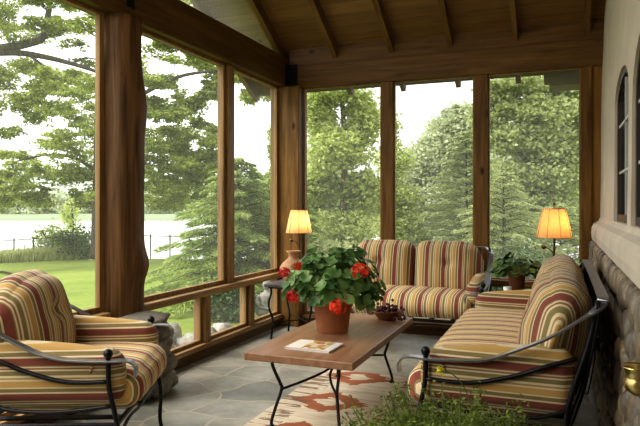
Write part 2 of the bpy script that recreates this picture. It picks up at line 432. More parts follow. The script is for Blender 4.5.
def m_cover():
    m,nt,out=mat('magazine cover print'); b=bsdf(nt,out,.22)
    tc=N(nt,'ShaderNodeTexCoord'); sp=N(nt,'ShaderNodeSeparateXYZ'); L(nt,tc,'Object',sp,0)
    vo=N(nt,'ShaderNodeTexVoronoi',Scale=24); L(nt,tc,'Object',vo,'Vector'); s2=N(nt,'ShaderNodeSeparateColor'); L(nt,vo,'Color',s2,0)
    r=ramp(nt,[(0,(.62,.28,.06)),(.25,(.75,.62,.4)),(.45,(.30,.12,.04)),(.6,(.85,.80,.7)),(.8,(.70,.40,.10)),(1,(.25,.22,.08))]); L(nt,s2,0,r,0)
    g=N(nt,'ShaderNodeMath',_operation='GREATER_THAN'); g.inputs[1].default_value=-.045; L(nt,sp,0,g,0)
    g2=N(nt,'ShaderNodeMath',_operation='LESS_THAN'); g2.inputs[1].default_value=.095; L(nt,sp,0,g2,0)
    g3=N(nt,'ShaderNodeMath',_operation='GREATER_THAN'); g3.inputs[1].default_value=-.10; L(nt,sp,1,g3,0)
    a=N(nt,'ShaderNodeMath',_operation='MULTIPLY'); L(nt,g,0,a,0); L(nt,g2,0,a,1)
    a2=N(nt,'ShaderNodeMath',_operation='MULTIPLY'); L(nt,a,0,a2,0); L(nt,g3,0,a2,1)
    mx=N(nt,'ShaderNodeMix',_data_type='RGBA'); L(nt,a2,0,mx,0); mx.inputs[6].default_value=(.82,.82,.80,1); L(nt,r,0,mx,7); L(nt,mx,2,b,'Base Color'); return m
M['cover']=m_cover()
def m_grass():
    m,nt,out=mat('lawn'); b=bsdf(nt,out,.9,0,.1)
    tc=N(nt,'ShaderNodeTexCoord'); n1=N(nt,'ShaderNodeTexNoise',Scale=.35,Detail=6,Roughness=.7); n2=N(nt,'ShaderNodeTexNoise',Scale=14,Detail=4)
    L(nt,tc,'Object',n1,'Vector'); L(nt,tc,'Object',n2,'Vector')
    ad=N(nt,'ShaderNodeMath',_operation='MULTIPLY_ADD'); L(nt,n2,0,ad,0); ad.inputs[1].default_value=.5; L(nt,n1,0,ad,2)
    r=ramp(nt,[(.5,(.09,.135,.02)),(.75,(.155,.205,.034)),(1,(.23,.27,.06))]); L(nt,ad,0,r,0); L(nt,r,0,b,'Base Color')
    return m
M['grass']=m_grass()
def m_water():
    m,nt,out=mat('lake water'); b=bsdf(nt,out,.16,0,.8)
    b.inputs['Base Color'].default_value=(.78,.80,.80,1)
    tc=N(nt,'ShaderNodeTexCoord'); no=N(nt,'ShaderNodeTexNoise',Scale=.5,Detail=4); L(nt,tc,'Object',no,'Vector')
    bp=N(nt,'ShaderNodeBump',Strength=.12,Distance=.2); L(nt,no,0,bp,'Height'); L(nt,bp,0,b,'Normal'); return m
M['water']=m_water()
M['hill']=m_plain('hazy hill',(.50,.56,.50),1,0,.12,.03)  # distance haze painted into the pale hill colour

# ================================================================== SETTING
XL=-2.77; YB=5.97; XR=.34; YN=-1.2        # left screens, back screens, house wall, near end
BB=2.54                                     # underside of the beams
SILL=.576
# floor
MB().box2((XL-.12,YN,-.16),(XR+.25,YB+.16,0)).build('floor',M['floor'],kind='structure')

# --- roof: rafters run along Y, pitch 30 degrees
PITCH=math.atan(.578); RY=2.2
def roofz(y): return 2.82+(YB-y)*.578 if y>=RY else 2.82+(YB-RY)*.578-(RY-y)*.578
def slope_obj(name,x0,x1,y0,y1,z0,z1,m):
    """slab following the pitch; local y runs down the slope"""
    ln=math.hypot(y1-y0,roofz(y1)-roofz(y0)); ang=math.atan2(roofz(y1)-roofz(y0),y1-y0)
    o=MB().box2((x0,0,z0),(x1,ln,z1)).build(name,m,kind='structure')
    o.location=(0,y0,roofz(y0)); o.rotation_euler=(ang,0,0); return o
EAVE=6.50
slope_obj('ceiling',-3.43,1.6,RY,EAVE+.03,.115,.15,M['ceiling'])
slope_obj('ceiling',-3.43,1.6,YN-.5,RY,.115,.15,M['ceiling'])
xs=[-3.38,-2.78,-2.185,-1.585,-.996,-.394,.222]
for x in xs:
    o=slope_obj('rafter',x-.025,x+.025,RY,EAVE,0,.113,M['rafter'])
    if x<.2: slope_obj('rafter',x-.025,x+.025,YN-.4,RY,0,.113,M['rafter'])
MB().box2((-3.42,RY-.05,roofz(RY)-.1),(XR,RY+.05,roofz(RY)+.1)).build('ridge_beam',M['beamX'],kind='structure',bevel=.004)
# eave pieces outside
MB().box2((-3.44,EAVE,2.60),(-2.86,EAVE+.03,2.78)).build('trim_1',M['beamX'],kind='structure')
eb=MB().box2((-.10,6.28,2.43),(.19,6.62,2.62)).box2((-.15,6.28,2.50),(-.10,6.62,2.62))
eb.build('eave_soffit',m_plain('olive painted eave',(.13,.11,.045),.7,0,.1),kind='structure')

MB().box2((XL-.12,YN-.15,0),(XR+.3,YN,5.0)).build('wall_near_unseen',M['plaster'],kind='structure')  # unseen rear wall, added to cut light on the sides facing the camera
# --- beams
MB().box2((XL-.14,YN,BB),(XL+.06,YB+.14,BB+.31)).build('beam_left',M['beamY'],kind='structure',bevel=.008)
MB().box2((XL+.06,YB-.02,BB-.02),(XR+.2,YB+.14,BB+.22)).build('beam_back',M['beamX'],kind='structure',bevel=.006)
MB().box2((XL+.06,YB+.01,BB+.222),(XR+.2,YB+.12,BB+.42)).build('blocking_back',M['beamX'],kind='structure')
br=thing('corner_bracket','black steel strap plate wrapped on the corner where the two beams meet','bracket')
MB().box2((XL+.062,YB-.035,BB),(XL+.17,YB-.021,BB+.235)).build('plate',M['blackplate'],br,bevel=.002)
MB().box2((XL+.061,YB-.10,BB),(XL+.068,YB-.036,BB+.235)).build('plate',M['blackplate'],br,bevel=.002)
st=MB().box2((XL+.061,3.33,BB+.07),(XL+.068,3.41,BB+.30)).build('post_strap',M['blackplate'],bevel=.002)
tag(st,'black steel strap plate on the left beam above the log post','bracket')

# --- left wall: posts, sill, rails, screens
def framed_screen(name,axis,a0,a1,z0,z1,pos,fw=.045,mats=None):
    """wooden screen frame with mesh; axis 'Y' = lies in the left wall, 'X' = in the back wall"""
    e=empty(name); e['kind']='structure'
    f=MB()
    def bx(u0,u1,w0,w1,d0,d1):
        if axis=='Y': f.box2((pos+d0,u0,w0),(pos+d1,u1,w1))
        else: f.box2((u0,pos+d0,w0),(u1,pos+d1,w1))
    d0,d1=(-.06,-.02) if axis=='Y' else (.02,.06)
    bx(a0,a0+fw,z0,z1,d0,d1); bx(a1-fw,a1,z0,z1,d0,d1); bx(a0+fw,a1-fw,z0,z0+fw*.8,d0,d1); bx(a0+fw,a1-fw,z1-fw*.5,z1,d0,d1)
    f.build('window_frame',M['frameZ'],e,bevel=.003)
    s=MB()
    if axis=='Y': p=pos-.04; s.add([(p,a0+fw,z0+fw*.8),(p,a1-fw,z0+fw*.8),(p,a1-fw,z1-fw*.5),(p,a0+fw,z1-fw*.5)],[(0,1,2,3)])
    else: p=pos+.04; s.add([(a0+fw,p,z0+fw*.8),(a1-fw,p,z0+fw*.8),(a1-fw,p,z1-fw*.5),(a0+fw,p,z1-fw*.5)],[(0,1,2,3)])
    s.build('insect_screen',M['screenL' if axis=='Y' else 'screen'],e)
    return e
wn=[0]
def win(axis,a0,a1,z0,z1,pos,fw=.045):
    wn[0]+=1; return framed_screen('window_%d'%wn[0],axis,a0,a1,z0,z1,pos,fw)
LPX=XL-.04
def lpost(y,w=.10,z0=SILL,z1=BB,name='mullion_post'):
    return MB().box2((XL-.11,y-w/2,z0),(XL+.01,y+w/2,z1)).build(name,M['frameZ'],kind='structure',bevel=.005)
uppers=[-.95,.45,1.85,3.36,4.835]
lowers=[-.35,.44,1.23,2.02,2.81,3.58,4.44,5.235]
for y in uppers:
    if abs(y-3.36)>.1: lpost(y)
for y in lowers:
    if abs(y-3.58)>.1: lpost(y,.085,.125,SILL-.055,'lower_post')
# sill and bottom rail in two runs, either side of the log post
MB().box2((XL-.12,YN,SILL-.055),(XL+.05,3.20,SILL)).build('sill_left',M['frameY'],kind='structure',bevel=.008)
MB().box2((XL-.12,3.52,SILL-.055),(XL+.05,YB,SILL)).build('sill_left',M['frameY'],kind='structure',bevel=.008)
MB().box2((XL-.12,YN,.085),(XL+.03,YB,.125)).build('rail_left',M['frameY'],kind='structure',bevel=.005)
MB().box2((XL-.10,YN,0),(XL+.005,YB,.085)).build('baseboard_left',M['beamY'],kind='structure')
# upper screens
for a0,a1 in ((-.9,.40),(.50,1.80),(1.90,3.215),(3.50,4.785),(4.885,YB-.085)):
    win('Y',a0,a1,SILL,BB,XL)
for i in range(len(lowers)-1):
    a,b=lowers[i]+.0425,lowers[i+1]-.0425
    if abs(lowers[i]-3.58)<.1: a=3.60
    if abs(lowers[i+1]-3.58)<.1: b=3.14
    win('Y',a,b,.125,SILL-.055,XL,.035)
win('Y',5.235+.0425,YB-.085,.125,SILL-.055,XL,.035)
# lower rail of gable opening is the beam; gable screen above it
g=MB().add([(XL-.05,RY-4.1,BB+.31),(XL-.05,YB-.05,BB+.31),(XL-.05,RY,roofz(RY)-.02)],[(0,1,2)])
wn[0]+=1; ge=empty('window_%d'%wn[0]); ge['kind']='structure'; g.build('insect_screen',M['screen'],ge)

# --- back wall
def bpost(x0,x1,name='back_post'):
    return MB().box2((x0,YB-.015,.125),(x1,YB+.11,BB-.02)).build(name,M['postwood'],kind='structure',bevel=.005)
MB().box2((XL-.12,YB-.09,0),(XL+.215,YB+.14,BB)).build('corner_post',M['postwood'],kind='structure',bevel=.01)
bpost(-1.689,-1.562); bpost(-.769,-.639); bpost(.173,.262)
MB().box2((.262,YB+.02,0),(XR+.3,YB+.10,BB-.02)).build('wall_back',m_wood('golden board',(.17,.085,.018),(.32,.17,.04),(7,7,.5)),kind='structure')
MB().box2((XL+.225,YB-.05,SILL-.055),(XR,YB+.12,SILL)).build('sill_back',M['frameX'],kind='structure',bevel=.006)
MB().box2((XL+.225,YB-.03,.085),(XR,YB+.12,.125)).build('rail_back',M['frameX'],kind='structure',bevel=.005)
MB().box2((XL+.225,YB-.005,0),(XR,YB+.10,.085)).build('baseboard_back',M['beamX'],kind='structure')
for a,b in ((XL+.225,-1.689),(-1.562,-.769),(-.639,.173)):
    win('X',a,b,SILL,BB-.02,YB,.014); win('X',a,b,.125,SILL-.055,YB,.035)

# --- log post on a stacked fieldstone pier
lg=MB(); rings=46; seg=28; vs=[];fs=[]
for i in range(rings):
    z=.50+(BB-.50)*i/(rings-1)
    for k in range(seg):
        an=2*PI*k/seg
        r=.146+.010*noise.noise(Vector((math.cos(an)*1.3,math.sin(an)*1.3,z*1.1)))+.006*noise.noise(Vector((math.cos(an)*3,math.sin(an)*3,z*3+9)))
        # swelling low on the sunny side and one near the top
        r+=.040*math.exp(-((z-.87)/.10)**2)*max(0,math.cos(an-.55))**2
        r+=.022*math.exp(-((z-1.95)/.16)**2)*max(0,math.cos(an-.5))**2
        r-=.012*math.exp(-((z-2.35)/.2)**2)
        vs.append((XL-.005+r*math.cos(an),3.365+r*math.sin(an),z))
for i in range(rings-1):
    for k in range(seg):
        k2=(k+1)%seg; fs.append((i*seg+k,i*seg+k2,(i+1)*seg+k2,(i+1)*seg+k))
fs.append(tuple((rings-1)*seg+k for k in range(seg))); fs.append(tuple(range(seg))[::-1])
lg.add(vs,fs)
lp=lg.build('log_post',M['log'],smooth=True,kind='structure')
pier=MB(); rr=random.Random(3)
for lev,(z,rad,n) in enumerate(((.07,.17,7),(.20,.155,7),(.31,.145,6),(.42,.13,6))):
    for k in range(n):
        an=2*PI*k/n+lev*.5
        pier.ball((-2.67+rad*math.cos(an),3.39+rad*math.sin(an),z),(.11,.10,.075),10,7,Matrix.Rotation(an,3,'Z'),.35,k+lev*9)
pier.ball((-2.67,3.39,.25),(.17,.17,.25),12,8)
pier.ball((-2.64,3.36,.505),(.22,.16,.05),14,8,Matrix.Rotation(.5,3,'Z'),.3,4)
pier.build('stone_pier',M['pier'],smooth=True,kind='structure')

# --- house wall: plaster with arched windows above a river-stone base
prof=[(.285,.955),(.262,.975),(.255,1.03),(.260,1.085),(.278,1.118),(.315,1.138),(.330,1.17),(.336,1.5),(.338,2.0),(.345,2.4),(.36,2.8),(.372,3.3),(.375,5.6)]
back=.68
pl=MB(); ny=2
vs=[];fs=[]
ys=[YN,YB+.02]
loop=prof+[(back,5.6),(back,.955)]
for y in ys:
    for (x,z) in loop: vs.append((x,y,z))
n=len(loop)
for k in range(n):
    k2=(k+1)%n; fs.append((k,k2,n+k2,n+k))
fs.append(tuple(range(n))[::-1]); fs.append(tuple(range(n,2*n)))
pl.add(vs,fs)
wall=pl.build('wall_right',M['plaster'],kind='structure')
def arch(y0,y1,z0,zs,rise,n=12):
    """outline (y,z) of an opening with a pointed-round head"""
    pts=[(y0,z0),(y1,z0),(y1,zs)]
    for k in range(1,n):
        a=PI*k/n; pts.append(((y0+y1)/2+(y1-y0)/2*math.cos(a), zs+rise*math.sin(a)))
    pts.append((y0,zs)); return pts
def prism(pts,x0,x1):
    b=MB(); n=len(pts); vs=[(x0,p[0],p[1]) for p in pts]+[(x1,p[0],p[1]) for p in pts]
    fs=[(k,(k+1)%n,n+(k+1)%n,n+k) for k in range(n)]+[tuple(range(n))[::-1],tuple(range(n,2*n))]
    return b.add(vs,fs)
WIN=[(3.62,4.50,1.165,1.92,.17),(2.30,3.44,1.165,1.80,.30)]
for w in WIN:
    c=prism(arch(*w),.1,.44).build('cutter',None)
    bm=bmesh.new(); bm.from_mesh(c.data); bmesh.ops.recalc_face_normals(bm,faces=bm.faces); bm.to_mesh(c.data); bm.free()
    bm=bmesh.new(); bm.from_mesh(wall.data); bmesh.ops.recalc_face_normals(bm,faces=bm.faces); bm.to_mesh(wall.data); bm.free()
    md=wall.modifiers.new('b','BOOLEAN'); md.operation='DIFFERENCE'; md.object=c; md.solver='EXACT'
    bpy.context.view_layer.update()
    dg=bpy.context.evaluated_depsgraph_get()
    me=bpy.data.meshes.new_from_object(wall.evaluated_get(dg)); wall.modifiers.clear(); wall.data=me
    bpy.data.objects.remove(c)
if not wall.data.materials: wall.data.materials.append(M['plaster'])
for i,w in enumerate(WIN):
    wn[0]+=1; e=empty('window_%d'%wn[0]); e['kind']='structure'
    o=arch(*w); y0,y1,z0,zs,rise=w
    inn=arch(y0+.05,y1-.05,z0+.05,zs,rise-.04)
    b=MB(); n=len(o)
    for x0,x1 in ((.352,.40),):
        vs=[(x0,p[0],p[1]) for p in o]+[(x0,p[0],p[1]) for p in inn]+[(x1,p[0],p[1]) for p in inn]
        fs=[(k,(k+1)%n,n+(k+1)%n,n+k) for k in range(n)]+[(n+k,n+(k+1)%n,2*n+(k+1)%n,2*n+k) for k in range(n)]
        b.add(vs,fs)
    b.build('window_frame',M['darkframe'],e)
    b=MB(); b.add([(.375,p[0],p[1]) for p in inn],[tuple(range(n))]); b.build('window_glass',M['glass'],e)
    b=MB(); ym=(y0+y1)/2
    b.box2((.360,ym-.012,z0+.05),(.376,ym+.012,zs+rise-.05))
    for zz in (z0+.32,z0+.62): b.box2((.360,y0+.05,zz-.008),(.376,y1-.05,zz+.008))
    b.build('window_grille',M['muntin'],e)
    MB().box2((.325,y0-.02,z0-.02),(.44,y1+.02,z0+.006)).build('window_sill',M['plaster'],e,bevel=.006)
# stone base
sb=MB(); rr=random.Random(11)
y=.9; 
while y<YB-.02:
    w=rr.uniform(.056,.085)
    z=-.02+rr.uniform(-.05,.03)
    while z<.985:
        h=rr.uniform(.10,.165)
        if z+h>.90: h=max(.06,.975-z)
        if z<.93:
            bat=.045*(1-(z+h/2)/1.0)
            R=Matrix.Rotation(rr.uniform(-.22,.22)-.12,3,'X')
            zc=max(z+h/2,.045)
            sb.ball((.292-bat+rr.uniform(-.008,.008),y+w/2+rr.uniform(-.012,.012),zc),(.048,w*.46,h*.46),12,9,R,.12,rr.uniform(0,99),.72)
        z+=h*.93
    y+=w*.95
sb.build('wall_right_stones',M['stonewall'],smooth=True,kind='structure')
mo=MB(); mo.box2((.275,YN,0),(back,YB+.02,.97)); mo.build('wall_right_base',M['mortar'],kind='structure')

# ================================================================== FURNITURE
def cushion(hx,hy,hz,r,puff=(0,0,0),n=(22,16,7),fn=None):
    """rounded, stuffed box centred at 0; fn(v)->v reshapes it"""
    b=MB(); vs={}; V=[];Fc=[]
    nx,ny,nz=n
    def pt(i,j,k):
        key=(i,j,k)
        if key in vs: return vs[key]
        u,v,w=-1+2*i/nx,-1+2*j/ny,-1+2*k/nz
        # ease sample positions toward edges
        e=lambda t: math.sin(t*PI/2)*.6+t*.4
        u,v,w=e(u),e(v),e(w)
        p=Vector((u*hx,v*hy,w*hz))
        q=Vector((max(-(hx-r),min(hx-r,p.x)),max(-(hy-r),min(hy-r,p.y)),max(-(hz-r),min(hz-r,p.z))))
        d=p-q
        if d.length>1e-6: p=q+d.normalized()*r
        bu=lambda a: max(0,1-a*a)
        p.x+=math.copysign(puff[0]*bu(v)*bu(w),u) if abs(u)>.2 else puff[0]*bu(v)*bu(w)*u/.2
        p.y+=math.copysign(puff[1]*bu(u**2)*bu(w),v) if abs(v)>.2 else puff[1]*bu(u**2)*bu(w)*v/.2
        p.z+=math.copysign(puff[2]*bu(u**2)*bu(v),w) if abs(w)>.2 else puff[2]*bu(u**2)*bu(v)*w/.2
        if fn: p=fn(p)
        vs[key]=len(V); V.append(p); return vs[key]
    for i in range(nx):
        for j in range(ny):
            Fc.append((pt(i,j,0),pt(i,j+1,0),pt(i+1,j+1,0),pt(i+1,j,0)))
            Fc.append((pt(i,j,nz),pt(i+1,j,nz),pt(i+1,j+1,nz),pt(i,j+1,nz)))
    for i in range(nx):
        for k in range(nz):
            Fc.append((pt(i,0,k),pt(i+1,0,k),pt(i+1,0,k+1),pt(i,0,k+1)))
            Fc.append((pt(i,ny,k),pt(i,ny,k+1),pt(i+1,ny,k+1),pt(i+1,ny,k)))
    for j in range(ny):
        for k in range(nz):
            Fc.append((pt(0,j,k),pt(0,j,k+1),pt(0,j+1,k+1),pt(0,j+1,k)))
            Fc.append((pt(nx,j,k),pt(nx,j+1,k),pt(nx,j+1,k+1),pt(nx,j,k+1)))
    b.add(V,Fc); return b

ARMT=[(0,.595),(.23,.599),(.38,.614),(.594,.682),(.743,.738),(.873,.80),(1,.89)]
def armz(t):
    for (a,za),(b,zb) in zip(ARMT,ARMT[1:]):
        if t<=b: return za+(zb-za)*(t-a)/(b-a)
    return ARMT[-1][1]

def seating(name,label,cat,W,nback,loc,rz,D=.72,corner=.07,arch_back=0.0,backs=None,tufts=1,group=None,nseat=1):
    root=thing(name,label,cat,loc,rz,group)
    hw=W/2; yf=D/2; yb=-D/2
    # seat cushion(s)
    sw=(hw-.075)
    y0,y1=yb+.16,yf+.11
    for k in range(nseat):
        cx=-sw+sw/nseat*(2*k+1); w=sw/nseat
        c=cushion(w,(y1-y0)/2,.085,.07,(0.012,.015,.028),(max(14,int(w*50)),16,7))
        c.v=[(p[0]+cx,p[1]+(y0+y1)/2,p[2]+.435-.03*max(0,(p[1]-.2))) for p in c.v]
        c.build('seat_cushion',M['strXlit'],root,smooth=True)
    # back cushions
    bw=(hw-.05)/nback
    for k in range(nback):
        cx=-(hw-.05)+bw*(2*k+1)
        outer=[]
        if k==0: outer.append(-1)
        if k==nback-1: outer.append(1)
        hz=.25
        def shape(p,outer=outer,bw=bw,hz=hz,k=k):
            x,y,z=p
            u=x/bw
            for s in outer:
                st_=.15 if arch_back else .40
                q=max(0,(u*s-st_)/(1-st_))
                if z>-hz*.2: z-= (z+hz*.2)*(.50 if arch_back else .46)*q**2.4
                y*= 1-.80*q**2.3
            # tufts
            tl=[(0,.04)] if tufts==1 else [(-.34,.06),(.34,.06)]
            for (tu,tz) in tl:
                d=math.hypot((x-tu*bw),(z-tz))
                if y>0: y-=.05*math.exp(-(d/.04)**2)+.012*math.exp(-((z-tz)/.03)**2)*math.exp(-((x-tu*bw)/.10)**2)
            y+=.011*noise.noise(Vector((x*7+k*5,z*8,y*5)))
            return Vector((x,y,z))
        c=cushion(bw-.004,.10,hz,.088,(.0,.050,.012),(26,8,26),shape)
        a=math.radians(13); ca,sa=math.cos(a),math.sin(a)
        ky=yb+.19; kz=.688
        c.v=[(p[0]+cx, p[1]*ca-p[2]*sa+ky, p[1]*sa+p[2]*ca+kz) for p in c.v]
        bc=c.build('back_cushion',M['strX'],root,smooth=True)
        for tu in ([0] if tufts==1 else [-.34,.34]):
            yy=.095+.045-.062; zz=.05
            MB().ball((tu*bw+cx, yy*ca-zz*sa+ky, yy*sa+zz*ca+kz),(.012,.008,.012),8,6).build('tuft_button',M['strX'],bc,smooth=True)
    # arm cushions
    for s in (-1,1):
        def ash(p,s=s):
            x,y,z=p
            t=(y+.30)/.6
            z+= .05*(1-t)*max(0,(z+.12)/.24)
            x+= -s*.01*math.sin(t*PI)
            return Vector((x,y,z))
        c=cushion(.058,.315,.115,.05,(.014,.01,.012),(8,18,12),ash)
        c.v=[(p[0]+s*(hw-.077),p[1]+.07,p[2]+.508) for p in c.v]
        ac=c.build('arm_cushion',M['strZ'],root,smooth=True)
        for yy in (yf-.05,):
            MB().tube(spline([(s*(hw-.015),yy,.60),(s*(hw-.006),yy-.02,.575),(s*(hw-.02),yy-.035,.53),(s*(hw-.028),yy-.04,.48)],5),.005,6).build('tie_string',M['strZ'],ac)
    # iron frame: one continuous flat rail, scroll to scroll, round the back
    def side_pts(s):
        P=[(s*hw,yf+.118,.525),(s*hw,yf+.120,.565),(s*hw,yf+.095,.592),(s*hw,yf+.05,.597),(s*hw,yf,.595)]
        for t in (.2,.4,.6,.8): 
            y=yf-(D-corner)*t; P.append((s*hw,y,armz(t*(1-corner/D))))
        for k in range(0,5):
            a=PI/2*k/4
            P.append((s*(hw-corner+corner*math.cos(a)), yb+corner-corner*math.sin(a), armz(1-corner/D+ (corner/D)*k/4)+arch_back*.25*(k/4)**2))
        return P
    A=side_pts(-1); B=side_pts(1)[::-1]
    mid=[]
    for k in range(1,10):
        t=-1+2*k/10; mid.append((t*(hw-corner),yb-.015*(1-t*t)*(2 if arch_back else .3),.890+arch_back*(.25+.75*(1-t*t)**.8)))
    MB().strap(spline(A+mid+B,4),.044,.009).build('top_rail',M['ironlit'],root,bevel=.002)
    zb=.315
    for s in (-1,1):
        fp=spline([(s*hw,yf,.625),(s*hw,yf,.59),(s*hw,yf+.004,.48),(s*hw,yf+.03,.36),(s*hw,yf+.055,.22),(s*hw,yf+.05,.08),(s*hw,yf+.062,0)],5)
        MB().tube(fp,.011,8).build('leg',M['iron'],root,smooth=True)
        bp=spline([(s*(hw-corner*.3),yb+corner*.3,.885),(s*(hw-.01),yb+.06,.70),(s*(hw-.01),yb+.12,.50),(s*(hw-.01),yb+.14,.36),(s*(hw-.01),yb+.08,.18),(s*(hw-.01),yb+.01,0)],5)
        MB().tube(bp,.011,8).build('leg',M['iron'],root,smooth=True)
        MB().ball((s*hw,yf,.627),.021,12,8).build('finial',M['iron'],root,smooth=True)
        # side rails under the top rail
        sr=[(s*hw,yf-(D-.0)*t,z_) for t,z_ in ((0,.505),(.16,.502),(.32,.512),(.53,.555),(.68,.60))]+[(s*(hw-.008),yb+.10,.648)]
        MB().tube(spline(sr,5),.010,8).build('side_rail',M['iron'],root,smooth=True)
        sr=[(s*hw,yf+.02,.40)]+[(s*hw,yf-(D-.1)*t,.40+.02*t*t-.03*math.sin(t*PI)) for t in (.25,.5,.75)]+[(s*(hw-.01),yb+.13,.43)]
        MB().tube(spline(sr,5),.009,8).build('side_rail',M['iron'],root,smooth=True)
        # base rail
        MB().tube([(s*(hw-.005),yf+.035,zb),(s*(hw-.01),yb+.13,zb)],.011,8).build('base_rail',M['iron'],root)
    MB().tube([(-hw,yf+.035,zb),(hw,yf+.035,zb)],.012,8).build('base_rail',M['iron'],root)
    MB().tube(spline([(-hw,yf+.04,.25),(-hw*.5,yf+.04,.285),(0,yf+.04,.27),(hw*.5,yf+.04,.285),(hw,yf+.04,.25)],6),.008,8).build('base_rail',M['iron'],root)
    MB().tube([(-hw+.01,yb+.13,zb),(hw-.01,yb+.13,zb)],.011,8).build('base_rail',M['iron'],root)
    # seat deck under the cushion
    dk=MB(); m=max(4,int(W/.16))
    for k in range(m):
        x=-hw+.06+(W-.12)*k/(m-1); dk.box2((x-.02,yb+.13,zb+.012),(x+.02,yf+.035,zb+.02))
    dk.build('seat_slats',M['iron'],root)
    gr=MB(); m=max(5,int(W/.13))
    for k in range(m):
        t=-1+2*(k+.5)/m; x=t*(hw-.04)
        tt=min(1,abs(x)/(hw-corner))
        ztop=.882+arch_back*(.25+.75*(1-tt*tt)**.8)
        gr.tube(spline([(x,yb+.005-.015*(1-tt*tt)*(2 if arch_back else .3),ztop),(x,yb+.03,.72),(x,yb+.07,.5),(x,yb+.13,zb)],4),.006,6)
    gr.build('back_spindles',M['iron'],root,smooth=True)
    return root

seating('garden_sofa','long striped sofa with black iron frame along the river-stone house wall','sofa',2.05,2,(-.196,3.715,0),PI/2,tufts=2)
seating('loveseat','striped two-cushion loveseat standing in front of the back screens','loveseat',1.36,2,(-1.265,5.47,0),PI,tufts=1)
seating('armchair','striped single armchair with rounded back beside the left screens and log post','armchair',.80,1,(-2.305,2.36,0),math.radians(-66),D=.68,corner=.20,arch_back=.05,tufts=1)

# ------------------------------------------------------------------ coffee table
ct=thing('coffee_table','long low coffee table with brown plank top and curved black iron legs on the rug','table',(-1.325,3.72,0))
top=MB().box2((-.322,-.70,.408),(.320,.70,.452)); top.build('tabletop',M['table'],ct,bevel=.006)
for sx in (-1,1):
    for sy in (-1,1):
        x,y=sx*.208,(.53 if sy>0 else -.592)
        def q_(d,z): return (x-sx*d*.8,y-sy*d*1.3,z)
        MB().tube(spline([q_(.012,.408),q_(.008,.36),q_(.042,.25),q_(.048,.215),q_(.022,.12),q_(.004,.05),q_(.004,.018)],5),.0095,8).build('leg',M['iron'],ct,smooth=True)
        MB().lathe([(0,.009),(.020,.009),(.021,.014),(.013,.024),(0,.026)],q_(.004,0),12).build('foot_pad',M['iron'],ct,smooth=True)
for sx in (-1,1):
    a=Vector((sx*.170,-.530,.215)); b_=Vector((-sx*.170,.468,.215)); d_=Vector((sx*.06,.0,0))
    pts=[a]+[a.lerp(b_,t)+Vector((-sx*.05*math.sin(2*PI*t),0,.05*math.sin(PI*t))) for t in (.12,.25,.38,.5,.62,.75,.88)]+[b_]
    MB().tube(spline(pts,4),.0075,8).build('stretcher',M['iron'],ct,smooth=True)
ring=[(.038*math.cos(a),.06*math.sin(a),.268) for a in [2*PI*k/24 for k in range(25)]]
MB().tube(ring,.006,6,False).build('scroll',M['iron'],ct,smooth=True)
TT=.452

# magazine
c1,c2,c3,c4_=at(286.5,348,3.4),at(328,352.5,3.4),at(345,342.5,3.4),at(302.5,337.5,3.4)
mg=thing('magazine','glossy white food magazine lying on the near end of the coffee table','magazine',(-1.325,3.275,TT),math.radians(-2))
MB().box2((-.135,-.105,.0),(.133,.105,.011)).build('pages',M['page'],mg)
cv=MB().box2((-.138,-.108,.011),(.138,.108,.0135)); cv.box2((-.138,-.108,-.0002),(-.1355,.108,.011)); cv.build('cover',M['cover'],mg)

# geranium
gx,gy=-1.385,3.74
ge=thing('potted_geranium','big red geranium in a terracotta pot in the middle of the coffee table','potted plant',(gx,gy,TT))
pot=MB().lathe([(0,0),(.098,0),(.102,.005),(.122,.165),(.125,.168),(.132,.168),(.134,.195),(.130,.199),(.118,.199),(.115,.18),(0,.175)],(0,0,0),40)
pot.build('pot',M['terra'],ge,smooth=False).data.polygons.foreach_set('use_smooth',[True]*len(pot.f))
gr=random.Random(5)
so=MB().lathe([(0,.186),(.1145,.185)],(0,0,0),24); so.build('soil',m_plain('soil',(.03,.02,.012),1,0,.4,40,.5),ge)
def disc_leaf(b,c,r,nrm,rot):
    nrm=Vector(nrm).normalized(); a=nrm.orthogonal().normalized(); bb=nrm.cross(a)
    vs=[Vector(c)-nrm*r*.22]; m=14
    for ring,(fr,dz) in enumerate(((.55,-.02),(1,.06))):
        for k in range(m):
            an=rot+2*PI*k/m
            rr_=r*fr*(1+(.07 if k%2 else -.04)*ring)
            if k==0: rr_*=.45
            vs.append(Vector(c)+(a*math.cos(an)+bb*math.sin(an))*rr_+nrm*r*dz*(1+.8*math.sin(3*an)))
    fs=[]
    for k in range(m):
        k2=(k+1)%m; fs.append((0,1+k,1+k2)); fs.append((1+k,1+m+k,1+m+k2,1+k2))
    b.add(vs,fs)
lv=MB(); stm=MB()
for i in range(520):
    th=gr.uniform(0,2*PI); u=gr.random()
    ph=math.acos(1-1.25*u)          # mostly the upper shell, some below the rim
    k=gr.uniform(.62,1.0)
    d=Vector((math.sin(ph)*math.cos(th),math.sin(ph)*math.sin(th),math.cos(ph)))
    p=Vector((d.x*.33*k,d.y*.33*k,.275+d.z*.275*k+(.03*math.sin(5*th)*k)))
    nr=Vector((d.x,d.y,d.z*.8+.55))+Vector((gr.uniform(-.6,.6),gr.uniform(-.6,.6),gr.uniform(-.4,.4)))
    disc_leaf(lv,p,gr.uniform(.022,.044),nr,gr.uniform(0,6.28))
    if i%4==0:
        stm.tube(spline([(d.x*.05,d.y*.05,.19),(p.x*.5,p.y*.5,.19+(p.z-.19)*.65),(p.x,p.y,p.z-.01)],4),.003,5)
lv.build('foliage',M['geranium'],ge,smooth=True)
stm.build('stems',M['stalk'],ge,smooth=True)
def gloc(px,py,z):
    p=at(px,py,z); return Vector((p.x-gx,p.y-gy,p.z-TT))
